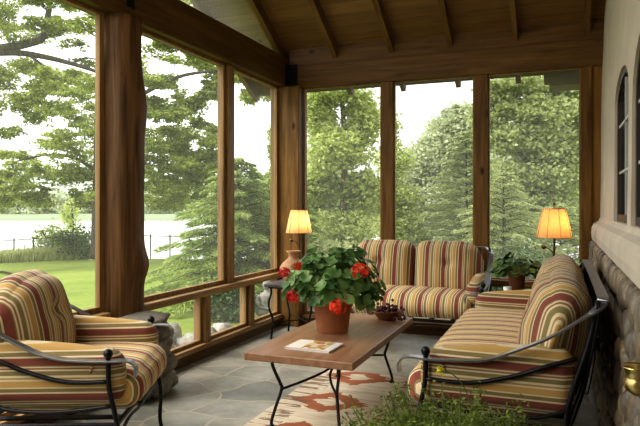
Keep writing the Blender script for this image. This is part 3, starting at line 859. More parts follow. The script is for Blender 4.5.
def flower(px,py,z,r,m):
    c=gloc(px,py,z); b=MB()
    for i in range(34):
        d=Vector((gr.gauss(0,1),gr.gauss(0,1),gr.gauss(0,1)+.3)).normalized()
        p=c+Vector((d.x*r,d.y*r,d.z*r*.85))
        a=d.orthogonal().normalized(); bb=d.cross(a); off=gr.uniform(0,6)
        for q in range(5):
            an=off+2*PI*q/5; e=(a*math.cos(an)+bb*math.sin(an)); s=(-a*math.sin(an)+bb*math.cos(an))
            ps=r*.34
            b.add([p,p+e*ps*.6+s*ps*.38+d*.003,p+e*ps*1.05+d*.001,p+e*ps*.6-s*ps*.38+d*.003],[(0,1,2,3)])
    f=b.build('flower_head',m,ge)
    MB().tube(spline([(c.x*.2,c.y*.2,.2),(c.x*.6,c.y*.6,(c.z+.2)/2+.03),tuple(c)],5),.0028,6).build('flower_stalk',M['stalk'],f,smooth=True)
flower(293,296.5,3.78,.040,M['petal2']); flower(284.5,272.5,3.82,.034,M['petal2'])
flower(297.5,266,3.80,.026,M['petal']); flower(360,271,3.70,.052,M['petal']); flower(338,307,3.66,.050,M['petal'])
flower(283,273,3.9,.02,M['petal2'])

# fruit basket + grapes
bk=thing('fruit_bowl','shallow brown wooden bowl of grapes at the far end of the coffee table','bowl',(-1.17,4.28,TT))
MB().lathe([(0,0),(.058,0),(.062,.006),(.080,.030),(.100,.056),(.104,.060),(.100,.062),(.094,.056),(.072,.028),(.05,.014),(0,.012)],(0,0,0),36).build('bowl_body',M['basket'],bk,smooth=True)
MB().tube([(.102*math.cos(a),.102*math.sin(a),.060) for a in [2*PI*k/36 for k in range(37)]],.005,6,False).build('rim',M['basket'],bk,smooth=True)
def bunch(c,n,spread,seed,label,zmin=0):
    q=random.Random(seed); root=thing('grape_bunch',label,'grapes',c)
    placed=[]; first=None
    tries=0
    while len(placed)<n and tries<4000:
        tries+=1
        p=Vector((q.gauss(0,spread[0]),q.gauss(0,spread[1]),abs(q.gauss(0,spread[2]))+zmin))
        if all((p-o).length>.0175 for o in placed):
            placed.append(p)
    for p in placed:
        if first is None:
            first=MB().ball((0,0,0),(.0105,.0105,.0115),10,7).build('grape',M['grape'],root,smooth=True); g=first
        else:
            g=first.copy(); COL.objects.link(g); g.parent=root
        g.location=p
    MB().tube(spline([(0,0,.012+zmin),(.01,.005,.04+zmin),(.02,.01,.06+zmin)],4),.002,5).build('stem',M['stalk'],root)
bunch((-1.195,4.27,TT+.03),42,(.032,.03,.030),2,'dark red grapes heaped on the left half of the fruit bowl',.01)
bunch((-1.135,4.285,TT+.03),38,(.030,.032,.028),4,'dark red grapes heaped on the right half of the fruit bowl',.012)
bunch((-1.052,4.22,TT),14,(.016,.020,.022),6,'small sprig of dark grapes spilling over the bowl rim onto the tabletop',.0115)

# rug
rg=MB().box2((-.55,-.92,0),(.55,.92,.009)).build('woven_rug',M['rug'],bevel=.003)
rg.location=(-1.145,3.50,.001)
tag(rg,'cream flat-woven rug with rust red diamonds lying under the coffee table','rug')

# ------------------------------------------------------------------ end tables, lamps and what stands on them
def end_table(name,label,loc,hx,hy,h):
    t=thing(name,label,'table',loc)
    MB().box2((-hx,-hy,h-.03),(hx,hy,h)).build('tabletop',m_plain('dark slate top '+name,(.075,.068,.068),.4,0,.25,12),t,bevel=.005)
    MB().box2((-hx+.03,-hy+.03,h-.045),(hx-.03,hy-.03,h-.03)).build('apron',M['iron'],t)
    for sx in (-1,1):
        for sy in (-1,1):
            x,y=sx*(hx-.05),sy*(hy-.05)
            MB().tube(spline([(x,y,h-.045),(x*1.0,y,h-.10),(x*1.10,y*1.06,h-.18),(x*1.06,y*1.04,h-.25),(x*.93,y*.96,h-.34),(x*.95,y*.97,.10),(x,y,0)],5),.010,8).build('leg',M['iron'],t,smooth=True)
    MB().tube([(-hx+.07,-hy+.06,.16),(hx-.07,hy-.06,.16)],.006,6).build('stretcher',M['iron'],t)
    MB().tube([(-hx+.07,hy-.06,.18),(hx-.07,-hy+.06,.18)],.006,6).build('stretcher',M['iron'],t)
    return t
end_table('end_table','dark topped iron end table in the corner carrying the clay vase and a lit lamp',(-2.37,5.45,0),.25,.25,.53)
end_table('end_table','dark topped iron end table behind the far arm of the long sofa',(-.155,5.17,0),.27,.25,.55)

def lamp(label,loc,power,color,rz=0):
    t=thing('table_lamp',label,'lamp',loc,rz,'matching table lamps')
    MB().lathe([(0,0),(.075,0),(.078,.008),(.06,.022),(.025,.034),(.014,.05),(0,.05)],(0,0,0),24).build('base',M['bronze'],t,smooth=True)
    stem=MB().tube(spline([(0,0,.04),(.004,0,.16),(-.003,0,.3),(.002,0,.42),(0,0,.52)],5),[.011]*5+[.010]*5+[.009]*5+[.0085]*6,10).build('stem',M['bronze'],t,smooth=True)
    tw=MB().tube(spline([(0,0,.34),(-.03,-.01,.38),(-.065,-.012,.395)],5),.0045,6); tw.ball((-.078,-.013,.398),(.022,.010,.016),10,7,Matrix.Rotation(.4,3,'Y'))
    tw.build('leaf_ornament',M['bronze'],stem,smooth=True)
    # shade
    sg=96
    def pleat(an,i): return 1+.012*math.cos(an*32)+.006*math.cos(an*8)
    sh=MB().lathe([(.130,.475),(.1195,.53),(.105,.605),(.082,.697)],(0,0,0),sg,pleat).build('lamp_shade',M['shade'],t,smooth=True)
    MB().tube([(.130*math.cos(a),.130*math.sin(a),.475) for a in [2*PI*k/40 for k in range(41)]],.003,6,False).build('shade_trim',M['shade'],sh,smooth=True)
    MB().tube([(.082*math.cos(a),.082*math.sin(a),.697) for a in [2*PI*k/40 for k in range(41)]],.003,6,False).build('shade_trim',M['shade'],sh,smooth=True)
    sm=MB()
    for k in range(8):
        a=2*PI*(k+.5)/8; sm.tube([(r_*math.cos(a),r_*math.sin(a),z_) for r_,z_ in ((.1325,.475),(.1215,.53),(.107,.605),(.084,.697))],.0018,5)
    sm.build('shade_seams',M['bronze'],sh)
    MB().tube([(0,0,.52),(0,0,.725)],.003,6).build('rod',M['bronze'],t)
    sp=MB()
    for k in range(3):
        a=2*PI*k/3; sp.tube([(0,0,.70),(.082*math.cos(a),.082*math.sin(a),.697)],.002,5)
    sp.build('shade_spider',M['bronze'],t)
    MB().ball((0,0,.735),(.011,.011,.015),10,7).build('finial',M['bronze'],t,smooth=True)
    l=bpy.data.lights.new('lamp bulb','POINT'); l.energy=power; l.color=color; l.shadow_soft_size=.03
    lo=bpy.data.objects.new('lamp_bulb',l); COL.objects.link(lo); lo.parent=t; lo.location=(.03,0,.58)
    return t
lamp('lit table lamp with pleated cream shade in the corner by the vase and geranium',(-2.425,5.585,.53),1.05,(1,.70,.42))
lamp('lit table lamp with glowing amber shade behind the long sofa near the house wall',(-.045,5.13,.55),1.15,(1,.52,.20))

m_vase=m_plain('fired clay',(.42,.215,.10),.65,0,.35,6,.1)
vs_=thing('clay_vase','buff and orange clay vase with flared lip on the corner end table','vase',(-2.375,5.335,.53))
MB().lathe([(0,0),(.07,0),(.09,.03),(.122,.09),(.132,.13),(.128,.16),(.105,.195),(.07,.225),(.048,.245),(.044,.262),(.054,.29),(.070,.312),(.066,.313),(.040,.268),(.04,.25),(0,.2)],(0,0,0),32).build('vase_body',m_vase,vs_,smooth=True)

pp=thing('potted_plant','small leafy plant in a terracotta pot on the end table behind the sofa','potted plant',(-.325,5.13,.55))
MB().lathe([(0,0),(.050,0),(.066,.16),(.074,.163),(.076,.20),(.068,.202),(.064,.18),(0,.178)],(0,0,0),28).build('pot',M['terra'],pp,smooth=True)
pv=MB(); q=random.Random(21)
for i in range(120):
    a=q.uniform(0,2*PI); r=.23*math.sqrt(q.random()); z=.205+q.random()*.15*(1-(r/.2)**2*.6)-.03*(r/.2)**2
    disc_leaf(pv,(r*math.cos(a),r*math.sin(a),z),q.uniform(.022,.042),(math.cos(a)*.6+q.uniform(-.4,.4),math.sin(a)*.6+q.uniform(-.4,.4),.8),q.uniform(0,6))
pv.build('foliage',m_leaf('house plant leaves',(.02,.045,.012),(.07,.13,.03),.2,.5,9,(.22,.28,.06)),pp,smooth=True)
ps=MB()
for i in range(14):
    a=q.uniform(0,2*PI); r=q.uniform(.05,.15); ps.tube([(0,0,.17),(r*.5*math.cos(a),r*.5*math.sin(a),.2),(r*math.cos(a),r*math.sin(a),.26)],.003,5)
ps.build('stems',M['stalk'],pp)
vc=MB().lathe([(0,0),(.026,0),(.030,.01),(.033,.085),(.029,.086),(.027,.02),(0,.018)],(0,0,0),20).build('white_cup',M['white'],smooth=True)
vc.location=(-.385,5.0,.55); tag(vc,'small white cup on the end table beside the potted plant','cup')

# ------------------------------------------------------------------ planter in front of the sofa's near arm
hp=thing('herb_planter','low planter of feathery green herbs in front of the near sofa arm','potted plant',(-.36,2.05,0))
MB().lathe([(0,0),(.19,0),(.20,.01),(.265,.32),(.28,.325),(.285,.37),(.27,.375),(.255,.34),(0,.33)],(0,0,0),40).build('pot',M['terra'],hp,smooth=True)
NH=26000
th=RNG.uniform(0,2*PI,420); rad=.34*np.sqrt(RNG.random(420)); hh=.17+.14*RNG.random(420)**4-.12*(rad/.34)**2
base=np.stack([rad*.65*np.cos(th),rad*.65*np.sin(th),np.full(420,.34)],1)
tip=np.stack([rad*1.1*np.cos(th)+RNG.normal(0,.03,420),rad*1.1*np.sin(th)+RNG.normal(0,.03,420),.36+hh],1)
idx=RNG.integers(0,420,NH); t=RNG.random(NH)**.7
C=base[idx]*(1-t)[:,None]+tip[idx]*t[:,None]+RNG.normal(0,.013,(NH,3))
quads('foliage',leaf_quads(C,.019,.0075,.6),M['herb'],hp)
hs=MB()
for i in range(0,420,2): hs.tube([tuple(base[i]),tuple((base[i]+tip[i])/2+np.array([0,0,.01])),tuple(tip[i])],.0016,4,False)
sx=[(.02,-.02,.50),(-.005,.04,.60),(.0,.06,.70),(.03,.05,.745)]
hs.build('stems',M['stalk'],hp)
def hloc(px,py,z): p=at(px,py,z); return Vector((p.x+.36,p.y-2.05,p.z))
fc=hloc(441,371,2.02)
fl=MB()
for k in range(9):
    d=Vector((gr.gauss(0,1),gr.gauss(0,1),gr.gauss(0,1))).normalized(); a=d.orthogonal().normalized(); bb=d.cross(a)
    fl.add([fc,fc+d*.012+a*.006,fc+d*.02,fc+d*.012-a*.006],[(0,1,2,3)]); fl.add([fc,fc+d*.012+bb*.006,fc+d*.02,fc+d*.012-bb*.006],[(0,1,2,3)])
fh=fl.build('flower_head',M['petalyellow'],hp)
MB().tube(spline([hloc(470,400,2.03),hloc(462,384,2.03),hloc(452,374,2.02),fc],5),.002,5).build('flower_stalk',M['stalk'],fh)

# ------------------------------------------------------------------ brass cup bracket and cord on the stone wall
bc=thing('brass_sconce','brass cup-shaped sconce fixed to the river-stone wall beside the near end of the long sofa','sconce',(.185,1.735,.79))
MB().lathe([(.0,0),(.014,.001),(.030,.012),(.036,.030),(.030,.042),(.029,.045),(.036,.068),(.041,.074),(.034,.068),(.026,.045),(.026,.028),(0,.01)],(0,0,0),32).build('cup',M['brass'],bc,smooth=True)
MB().tube(spline([(.0,.0,.008),(.02,.0,-.015),(.06,0,-.005)],5),.007,8).build('bracket',M['brass'],bc,smooth=True)
MB().lathe([(0,0),(.03,0),(.03,.008),(0,.01)],(0,0,0),20).build('wall_plate',M['brass'],bc,smooth=True).matrix_local=Matrix.Translation((.062,0,-.005))@Matrix.Rotation(-PI/2,4,'Y')@Matrix.Scale(.7,4)
cd=MB().tube(spline([(.225,4.15,.42),(.205,4.17,.40),(.20,4.22,.30),(.185,4.30,.16),(.17,4.42,.03),(.15,4.50,.008),(.135,4.58,.008),(.125,4.70,.008)],6),.005,6).build('power_cord',M['cord'],smooth=True)
tag(cd,'thin black power cord hanging down the stone wall behind the sofa','cord')
ob=MB().box2((.205,4.12,.38),(.235,4.19,.46)).build('outlet_box',M['blackplate'],bevel=.003); tag(ob,'small dark outlet box on the river-stone wall behind the sofa','outlet')

# ================================================================== OUTSIDE
def groundz(x,y):
    d=-x*ST*0+ (-x)*ST+y*CT   # forward distance
    e=max(0,max(-x-3.2,(y-6.3)))
    return -.05-.070*e
gb=MB(); xs_=[-90,-60,-45,-35,-28,-20,-14,-9,-6,-4,-3.0,-2,0,3,8,16,30]; ys_=[-20,-8,0,3,6.15,8,11,15,20,25,30,36,44,60]
vs=[];fs=[]
def lawnz(x,y):
    d=-x*ST+y*CT
    z=groundz(x,y)
    # bank falls into the lake beyond the fence
    if d>35: z-= (d-35)*.25
    if -2.95<x<1.2 and y<6.1: z=-.18
    return max(z,-6)
for y in ys_:
    for x in xs_: vs.append((x,y,lawnz(x,y)))
nx=len(xs_)
for j in range(len(ys_)-1):
    for i in range(nx-1): fs.append((j*nx+i,j*nx+i+1,(j+1)*nx+i+1,(j+1)*nx+i))
lw=gb.add(vs,fs).build('lawn',M['grass'],smooth=True,kind='structure')
MB().add([(-3.1,6.13,groundz(-3,6.13)+.03),(1.3,6.13,groundz(1,6.13)+.03),(2.2,11.5,groundz(1,11.5)+.03),(-4.0,11.5,groundz(-2,11.5)+.03)],[(0,1,2,3)]).build('ground_bed',m_plain('dark mulch',(.075,.06,.03),1,0,.5,6,.3),kind='structure')  # dark brown mulch bed behind the back wall
wz=-3.05
MB().add([(-400,-60,wz),(140,-60,wz),(140,420,wz),(-400,420,wz)],[(0,1,2,3)]).build('lake',M['water'],kind='structure')
# far shore: land and hill
def ridge(name,z,hts,m,px0=-400,px1=900,base=-4):
    b=MB(); n=len(hts); vs=[];fs=[]
    for i,hgt in enumerate(hts):
        px=px0+(px1-px0)*i/(n-1); p=at(px,HZ,z)
        vs.append((p.x,p.y,base)); vs.append((p.x,p.y,hgt)); q_=at(px,HZ,z*1.3); vs.append((q_.x,q_.y,hgt*.9)); 
    for i in range(n-1):
        a=i*3; fs.append((a,a+3,a+4,a+1)); fs.append((a+1,a+4,a+5,a+2))
    return b.add(vs,fs).build(name,m,kind='structure',smooth=True)
hh_=[8+6*noise.noise(Vector((i*.21,3.3,0)))+3*noise.noise(Vector((i*.7,1.3,0))) for i in range(60)]
ridge('hills',260,[h*1.15+6+(9*math.exp(-((i-17)/4)**2)) for i,h in enumerate(hh_)],M['hill'])
ridge('far_shore',178,[-1.2+.5*noise.noise(Vector((i*.4,0,2))) for i in range(60)],m_plain('shore bank',(.25,.30,.19),1))
bl=[]
for i in range(70):
    px=-40+i*10+random.uniform(-4,4); z=random.uniform(182,200); h=random.uniform(6.0,12.0); p=at(px,HZ,z)
    bl.append(((p.x,p.y,-2.6+h*.5),(3.4,3.4,h*.55),1))
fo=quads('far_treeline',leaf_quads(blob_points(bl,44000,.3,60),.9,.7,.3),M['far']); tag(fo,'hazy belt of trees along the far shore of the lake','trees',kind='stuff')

def trunk_mesh(limbs):
    b=MB()
    for pts,r0,r1 in limbs:
        P=spline(pts,4); n=len(P); b.tube(P,[r0+(r1-r0)*i/(n-1) for i in range(n)],8)
    return b
def tree(name,label,base,limbs,blobs,n,leaf,mt,clump=.16,per=26,group='trees beyond the screens',upb=.5,bark='bark'):
    root=thing(name,label,'tree',base,0,group); B=Vector(base)
    lim=[([tuple(Vector(p)-B) for p in pts],a,b_) for pts,a,b_ in limbs]
    trunk_mesh(lim).build('trunk',M[bark],root,smooth=True)
    bl=[(tuple(Vector(c)-B),r,w) for c,r,w in blobs]
    P=blob_points(bl,n,clump,per)
    quads('crown',leaf_quads(P,leaf[0],leaf[1],upb),mt,root)
    return root
def pb(px,py,z,rx,ry,w=1,rd=None):
    """foliage mass around a direction; rx, ry in picture units at that distance"""
    s=z/F; return (tuple(at(px,py,z)),(rx*s,(rd if rd else rx*s),ry*s),w)
def gp(px,z):
    p=at(px,HZ,z); return (p.x,p.y,lawnz(p.x,p.y)-.02)

# 1 two oaks
z=30.0; b0=gp(98,z)
A=lambda px,py,dz=0: tuple(at(px,py,z+dz))
limbs=[([b0,A(99,235),A(100,180),A(101,110),A(104,40),A(106,-30),A(108,-90)],.42,.18),
 ([A(101,140),A(120,110,-3),A(150,90,-5),A(185,75,-6),A(230,70,-6)],.14,.04),
 ([A(101,175),A(75,158),A(45,155),A(10,163)],.11,.03),
 ([A(101,190),A(130,172,-2),A(165,165,-3),A(205,165,-3)],.11,.03),
 ([A(104,50),A(130,25,-3),A(170,15,-4),A(215,10,-4)],.13,.04)]
orr=random.Random(41)
def scatter(regions,z):
    bl=[]
    for (x0,x1,y0,y1,cnt,dz) in regions:
        for k in range(cnt):
            bl.append(pb(orr.uniform(x0,x1),orr.uniform(y0,y1),z+dz+orr.uniform(-3,3),orr.uniform(8,17),orr.uniform(4,9),orr.uniform(.4,1.2)))
    return bl
blobs=scatter(((45,125,105,150,18,0),(-60,110,150,175,26,0),(-60,110,172,204,34,0),(100,150,20,200,16,-1),(40,100,60,110,10,1),
    (145,225,-20,58,26,-4),(145,225,58,95,15,-4),(145,225,95,130,16,-4),(145,225,128,170,38,-3),(145,215,165,205,30,-3),(230,275,70,98,12,-5),(175,225,-30,18,10,-5)),z)
tree('oak_tree','big oak standing on the lawn edge with its trunk just behind the log post',b0,limbs,blobs,95000,(.165,.095),M['oak'],.24,20)
z=23.0; b0=gp(-70,z)
limbs=[([b0,A(-70,220),A(-68,120),A(-66,60),A(-64,-60)],.40,.2),
 ([A(-68,75),A(-30,54),A(0,49),A(25,44),A(42,38),A(47,20),A(50,0),A(46,-20)],.24,.07),
 ([A(-10,53),A(20,53),A(45,57),A(62,61),A(80,66),A(97,72),A(112,80)],.13,.05),
 ([A(42,38),A(60,32),A(80,28),A(95,36)],.08,.03),([A(30,56),A(50,70),A(62,80)],.05,.02),([A(70,64),A(85,58),A(100,60)],.05,.02),([A(48,10),A(30,-5),A(15,-15)],.07,.03)]
blobs=scatter(((-70,100,-40,28,52,0),(-60,100,24,44,14,0),(-60,100,62,112,30,0),(-70,45,112,140,5,0),(-120,-30,-40,180,24,0)),z)
tree('oak_tree','oak at the far left whose thick dark limbs cross the top of the left screen',b0,limbs,blobs,52000,(.135,.08),M['oak'],.24,20)
# 2 young slender tree and shrubs at the fence
z=38.0; b1=gp(72,z); A2=lambda px,py: tuple(at(px,py,z))
tree('young_tree','slender pale young tree beside the lake behind the fence',b1,[([b1,A2(73,225),A2(71,200)],.10,.04)],[pb(72,215,z,9,20,1),pb(76,236,z,8,9,.5)],1500,(.16,.10),M['bright'],.2,20)
def shrub(label,px,z,w,h,mt,n,leaf,grp='shrubs by the fence'):
    g=gp(px,z); root=thing('shrub',label,'shrub',g,0,grp)
    b=MB()
    for k in range(7):
        a=k*.9; b.tube([(0,0,-.02),(w*.3*math.cos(a),w*.3*math.sin(a),h*.45),(w*.6*math.cos(a),w*.6*math.sin(a),h*.8)],.02,5)
    b.build('stem',M['bark'],root)
    P=blob_points([((0,0,h*.52),(w,w,h*.5),1),((w*.3,0,h*.4),(w*.9,w*.9,h*.4),.6)],n,.2,24)
    quads('foliage',leaf_quads(P,leaf[0],leaf[1],.5),mt,root); return root
shrub('yellow-green rounded shrub by the chain-link fence near the lake',53,33.6,1.0,2.0,M['shrub'],2600,(.13,.09))
shrub('dark green shrub by the fence just left of the oak trunk',77,32.5,1.1,1.8,M['darkshrub'],2600,(.13,.09))
# fence
fx0,fx1=at(-60,HZ,33.0),at(215,HZ,33.0)
fr_=thing('chain_link_fence','low chain-link fence along the far edge of the lawn by the lake','fence',(0,0,0))
npost=15
for i in range(npost):
    p=at(-5.5+i*19.5,HZ,33.0); g_=lawnz(p.x,p.y)
    MB().tube([(p.x,p.y,g_-.1),(p.x,p.y,g_+1.22)],.035,8).ball((p.x,p.y,g_+1.24),.045,8,6).build('fence_post',M['fencemetal'],fr_)
pa,pb_=at(-6,HZ,33.0),at(268,HZ,33.0); za,zb_=lawnz(pa.x,pa.y),lawnz(pb_.x,pb_.y)
NS=14; rail=[];
for i in range(NS+1):
    t=i/NS; x=pa.x+(pb_.x-pa.x)*t; y=pa.y+(pb_.y-pa.y)*t; rail.append((x,y,lawnz(x,y)))
MB().tube([(x,y,z_+1.18) for x,y,z_ in rail],.024,6).build('top_rail',M['fencemetal'],fr_)
fm=MB().add([(x,y,z_+dz) for x,y,z_ in rail for dz in (.03,1.18)],[(2*i,2*i+2,2*i+3,2*i+1) for i in range(NS)]).build('fence_mesh',M['chain'],fr_)

tgp=[]
for k in range(9000):
    p=at(random.uniform(-20,95),HZ,random.uniform(32.2,33.8)); tgp.append((p.x,p.y,lawnz(p.x,p.y)+random.uniform(.0,.5)))
TG=np.array(tgp); TD=np.tile(np.array([[0,0,1.0]]),(len(TG),1))+RNG.normal(0,.25,(len(TG),3))
tg=quads('tall_grass',leaf_quads(TG,.5,.05,.0,unit(TD)),m_leaf('reed blades',(.30,.34,.12),(.55,.58,.28),.4)); tag(tg,'pale tall grass growing along the chain-link fence','grass',kind='stuff')
z=15.0; b8=gp(256,z); A=lambda px,py: tuple(at(px,py,z))
tree('leafy_tree','low leafy tree beyond the hemlocks outside the left screen nearest the corner',b8,[([b8,A(256,230),A(257,200)],.06,.02)],[pb(246,200,z,18,18,1),pb(268,198,z,18,20,1),pb(256,225,z,30,18,1),pb(225,205,z,16,24,.8),pb(276,150,z,8,30,.5),pb(280,185,z,12,20,.6)],15000,(.10,.06),M['mid'],.2,22)
# 3 conifers
def conifer(name,label,base,h,w,n,mt,seed,droop=.25,needle=(.085,.016),z0=.08,group='conifers beyond the screens'):
    q=np.random.default_rng(seed); root=thing(name,label,'tree',base,0,group)
    MB().tube([(0,0,-.02),(.02,0,h*.5),(0,.01,h)],[.05,.03,.008],8).build('trunk',M['bark'],root,smooth=True)
    nb=int(54+h*16); br=MB(); pts=[];dirs=[]
    per=n//nb
    for i in range(nb):
        f=(i+.5)/nb; zz=h*(z0+(1-z0)*f); ln=w*(1-f)**.55*q.uniform(.75,1.1)+.05; az=i*2.39996+q.uniform(-.3,.3)
        ca,sa=math.cos(az),math.sin(az)
        tip=np.array([ca*ln,sa*ln,zz+ln*(.18-droop)])
        mid=np.array([ca*ln*.5,sa*ln*.5,zz+ln*.12])
        br.tube([(0,0,zz),tuple(mid),tuple(tip)],[.010,.006,.002],5,False)
        m=max(12,int(per*(.35+1.3*(1-f))))
        t=q.random(m)**.75; sd=q.choice([-1,1],m)*q.random(m)*ln*.30*(1-t*.65)
        P=(1-t)[:,None]**2*np.array([0,0,zz])+2*((1-t)*t)[:,None]*mid+(t**2)[:,None]*tip
        side=np.array([-sa,ca,0]); fwd=np.array([ca,sa,-.15])
        P=P+side*sd[:,None]+fwd*np.abs(sd)[:,None]*.6; P[:,2]-=np.abs(sd)*.30; P+=q.normal(0,.012,P.shape)
        d=fwd*1.0+side*np.sign(sd)[:,None]*.9+q.normal(0,.35,(m,3)); d[:,2]-=.15
        pts.append(P); dirs.append(unit(d))
    br.build('branches',M['bark'],root)
    C=np.concatenate(pts); D=np.concatenate(dirs)
    quads('foliage',leaf_quads(C,needle[0],needle[1],.8,D),mt,root)
    return root
conifer('hemlock_tree','feathery young hemlock just outside the left screens beside the mullion',gp(238,9.0),2.15,1.35,52000,M['hemlock'],1)
conifer('hemlock_tree','dark hemlock outside the lower left screens beside the corner',gp(280,9.8),2.2,1.0,30000,M['hemlock'],5)

# 4 trees beyond the back screens
z=11.0; b2=gp(343,z); A=lambda px,py: tuple(at(px,py,z))
tree('birch_tree','light green slim-trunked tree in the first back bay right of the corner',b2,[([b2,A(343,220),A(345,150),A(342,90),A(346,20)],.075,.03),([A(343,190),A(325,160),A(310,140)],.03,.01),([A(344,170),A(365,140),A(378,120)],.03,.01)],
 [pb(320,115,z,18,26,.8),pb(362,120,z,18,26,.8),pb(338,150,z,34,22,1.1),pb(318,185,z,20,18,.8),pb(362,190,z,20,20,.9),pb(335,95,z,32,12,.5),pb(340,225,z,36,18,.9),pb(345,60,z,40,22,.7)],30000,(.080,.050),M['bright'],.19,20,bark='palebark')
z=24.0; b3=gp(322,z); A=lambda px,py: tuple(at(px,py,z))
tree('maple_tree','mid green dense tree standing behind the slim-trunked tree left of the loveseat',b3,[([b3,A(322,200),A(324,140)],.2,.08)],
 [pb(318,180,z,34,30,1),pb(352,200,z,36,26,1),pb(300,215,z,26,24,.9),pb(330,235,z,50,18,1)],24000,(.16,.10),M['mid'],.18,22)
z=13.0; b4=gp(396,z); A=lambda px,py: tuple(at(px,py,z))
tree('leafy_sapling','bright leafy sapling just right of the first back post',b4,[([b4,A(398,240),A(396,180)],.04,.012)],
 [pb(398,225,z,22,16,1),pb(402,200,z,18,16,.9),pb(393,165,z,17,24,.7),pb(412,238,z,18,10,.7),pb(390,125,z,10,20,.25)],12000,(.080,.050),M['bright'],.24,20)
z=60.0; b5=gp(440,z); A=lambda px,py: tuple(at(px,py,z)); b5=(b5[0],b5[1],-3.0)
tree('round_tree','large hazy round-topped tree far behind the middle back screen',b5,[([b5,A(445,210),A(448,160),A(450,125)],.55,.2),([A(446,190),A(430,165),A(420,150)],.2,.08),([A(446,185),A(465,160),A(478,145)],.2,.08)],
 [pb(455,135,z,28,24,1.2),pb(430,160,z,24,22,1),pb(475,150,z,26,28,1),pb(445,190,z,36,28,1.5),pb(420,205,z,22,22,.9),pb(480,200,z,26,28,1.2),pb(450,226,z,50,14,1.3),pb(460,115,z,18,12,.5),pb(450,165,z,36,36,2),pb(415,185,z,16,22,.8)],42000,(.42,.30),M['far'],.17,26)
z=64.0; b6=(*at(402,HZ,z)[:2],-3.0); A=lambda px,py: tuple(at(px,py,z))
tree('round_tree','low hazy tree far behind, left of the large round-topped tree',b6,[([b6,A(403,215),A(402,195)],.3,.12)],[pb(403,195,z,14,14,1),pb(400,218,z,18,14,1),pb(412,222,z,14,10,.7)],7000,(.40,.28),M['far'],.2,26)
conifer('feathery_conifer','light green feathery conifer between the loveseat and the second back post',gp(466,12.5),3.3,1.25,30000,M['mid'],9,.15,(.12,.022))
z=17.0; b7=gp(535,z); A=lambda px,py: tuple(at(px,py,z))
tree('shade_tree','tall full tree filling the right back screen under the eave',b7,[([b7,A(536,230),A(533,160),A(536,100),A(540,60)],.16,.06),([A(534,170),A(510,140),A(497,120)],.06,.02),([A(535,160),A(560,130),A(575,110)],.06,.02)],
 [pb(520,105,z,30,16,.9),pb(560,110,z,28,18,1),pb(505,140,z,22,16,.9),pb(540,145,z,34,16,1.2),pb(570,160,z,24,20,1),pb(510,180,z,28,18,1.1),pb(550,195,z,34,18,1.2),pb(520,220,z,36,16,1.1),pb(590,130,z,24,30,.8),pb(575,225,z,30,18,1),pb(500,88,z,24,12,.6),pb(530,85,z,30,12,.8),pb(570,90,z,22,12,.7),pb(490,120,z,18,30,.8),pb(540,120,z,40,20,1),pb(540,170,z,44,24,1.2),pb(525,200,z,44,24,1.2)],52000,(.125,.08),M['mid'],.17,22)
conifer('hemlock_tree','soft grey-green hemlock low in the right back screen behind the potted plant',gp(503,9.5),2.1,1.05,22000,M['mid'],14,.2,(.08,.016))
conifer('hemlock_tree','grey-green hemlock behind the amber lamp in the right back screen',gp(560,10.0),1.7,1.0,20000,M['mid'],17,.2,(.08,.016))
z=45.; 
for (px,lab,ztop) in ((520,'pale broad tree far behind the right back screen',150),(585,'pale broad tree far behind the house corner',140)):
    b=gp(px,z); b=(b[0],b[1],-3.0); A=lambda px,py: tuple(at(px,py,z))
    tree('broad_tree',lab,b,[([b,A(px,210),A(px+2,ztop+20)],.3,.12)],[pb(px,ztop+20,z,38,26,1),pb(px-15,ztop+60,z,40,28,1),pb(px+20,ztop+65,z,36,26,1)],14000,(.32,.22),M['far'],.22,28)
# undergrowth below the back screens
def under(label,px,z,w,h,mt,n,leaf): return shrub(label,px,z,w,h,mt,n,leaf,'shrubs under the back screens')
under('leafy shrub outside the back screens behind the geranium',325,9.2,.75,1.0,M['mid'],3600,(.07,.045))
under('leafy shrub outside the back screens behind the loveseat',395,9.4,.7,.85,M['mid'],3200,(.07,.045))
under('leafy shrub outside the right back screen behind the small potted plant',520,8.2,.7,.95,M['darkshrub'],3600,(.07,.045))

shrub('dark leafy shrub outside the middle low screen at the foot of the hemlock',226,7.3,.32,.5,M['darkshrub'],2600,(.06,.035),'shrubs under the left screens')
# statue and rocks outside the low screens
sp_=at(269.5,300,7.6)
stt=thing('garden_statue','grey stone seated figure statue on the ground outside the corner low screen','statue',(at(267,HZ,7.35).x,at(267,HZ,7.35).y,groundz(at(267,HZ,7.35).x,at(267,HZ,7.35).y)+.0),math.radians(-150))
stt.scale=(.72,.72,.72)
body=MB()
body.ball((0,0,.09),(.17,.14,.11),16,10,None,.1,2); body.ball((-.09,.06,.10),(.11,.09,.075),12,8,Matrix.Rotation(.4,3,'Z')); body.ball((.09,.06,.10),(.11,.09,.075),12,8,Matrix.Rotation(-.4,3,'Z'))
body.lathe([(0,.08),(.12,.09),(.125,.18),(.105,.27),(.125,.36),(.11,.40),(.05,.43),(.042,.47),(0,.48)],(0,0,0),20)
body.ball((0,.005,.545),(.072,.078,.092),14,10); body.ball((0,-.01,.64),(.034,.034,.03),10,7); body.ball((0,.082,.54),(.014,.014,.022),8,6)
for s in (-1,1):
    body.tube(spline([(s*.115,0,.37),(s*.155,.02,.27),(s*.12,.09,.19),(s*.03,.13,.17)],5),[.043]*5+[.04]*5+[.03]*6,10); body.ball((s*.074,0,.54),(.012,.018,.032),8,6)
body.ball((0,.13,.165),(.05,.03,.025),10,7)
sb_=body.build('statue_body',M['statue'],stt,smooth=True)
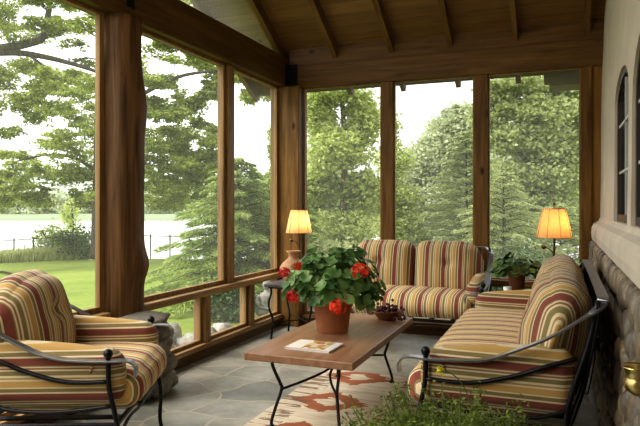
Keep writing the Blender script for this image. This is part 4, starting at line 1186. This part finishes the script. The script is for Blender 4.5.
rk=[(-3.08,4.20,.17,'pale rounded garden rock outside the low screen nearest the stone pier'),(-3.30,4.52,.23,'large pale garden rock behind the others outside the low screen next to the pier'),
    (-3.05,4.56,.15,'grey garden rock outside the first low post past the stone pier'),(-3.08,4.90,.15,'small pale garden rock outside the middle low screen'),(-3.10,5.24,.13,'small grey garden rock outside the second low post past the stone pier')]
for i,(x,y,r,lab) in enumerate(rk):
    zz=groundz(x,y)
    o=MB().ball((0,0,0),(r*.9,r,r*.75),14,10,Matrix.Rotation(i*.8,3,'Z'),.45,i*3.3).build('garden_rock',M['garden'],smooth=True)
    o.location=(x,y,zz+r*.5); tag(o,lab,'rock','rocks outside the low screens')

# ================================================================== LIGHT
w=bpy.data.worlds.new('overcast sky'); scene.world=w; w.use_nodes=True
nt=w.node_tree; nt.nodes.clear(); out=nt.nodes.new('ShaderNodeOutputWorld'); bg=nt.nodes.new('ShaderNodeBackground')
tc=nt.nodes.new('ShaderNodeTexCoord'); sp=nt.nodes.new('ShaderNodeSeparateXYZ'); nt.links.new(tc.outputs['Generated'],sp.inputs[0])
r=nt.nodes.new('ShaderNodeValToRGB'); r.color_ramp.elements[0].position=0; r.color_ramp.elements[0].color=(.93,.95,.93,1); r.color_ramp.elements[1].position=.7; r.color_ramp.elements[1].color=(1,1,1,1)
nt.links.new(sp.outputs[2],r.inputs[0]); nt.links.new(r.outputs[0],bg.inputs[0]); bg.inputs[1].default_value=1.7
nt.links.new(bg.outputs[0],out.inputs[0])
sl=bpy.data.lights.new('soft sun','SUN'); sl.energy=4.0; sl.angle=math.radians(40); sl.color=(1,.97,.9)
so_=bpy.data.objects.new('soft_sun',sl); COL.objects.link(so_); so_.rotation_euler=(math.radians(42),0,math.radians(-60))
fl_=bpy.data.lights.new('photographer softbox','AREA'); fl_.energy=32; fl_.size=1.6; fl_.color=(1,.93,.82)
fo_=bpy.data.objects.new('softbox',fl_); COL.objects.link(fo_); fo_.location=(-2.2,.2,2.5)
d=Vector((-.9,3.8,.5))-fo_.location; fo_.rotation_euler=d.to_track_quat('-Z','Y').to_euler()

# ================================================================== CAMERA
cam=bpy.data.cameras.new('camera'); co=bpy.data.objects.new('camera',cam); COL.objects.link(co)
cam.sensor_width=36; cam.lens=F/640*36; cam.shift_y=-(213-HZ)/640; cam.clip_end=2000; cam.clip_start=.05
co.location=(0,0,EYE); co.rotation_euler=(PI/2,0,TH)
scene.camera=co
scene.view_settings.view_transform='Standard'; scene.view_settings.look='Medium High Contrast'; scene.view_settings.exposure=.36
scene.cycles.use_denoising=True
scene.cycles.max_bounces=8; scene.cycles.transparent_max_bounces=16
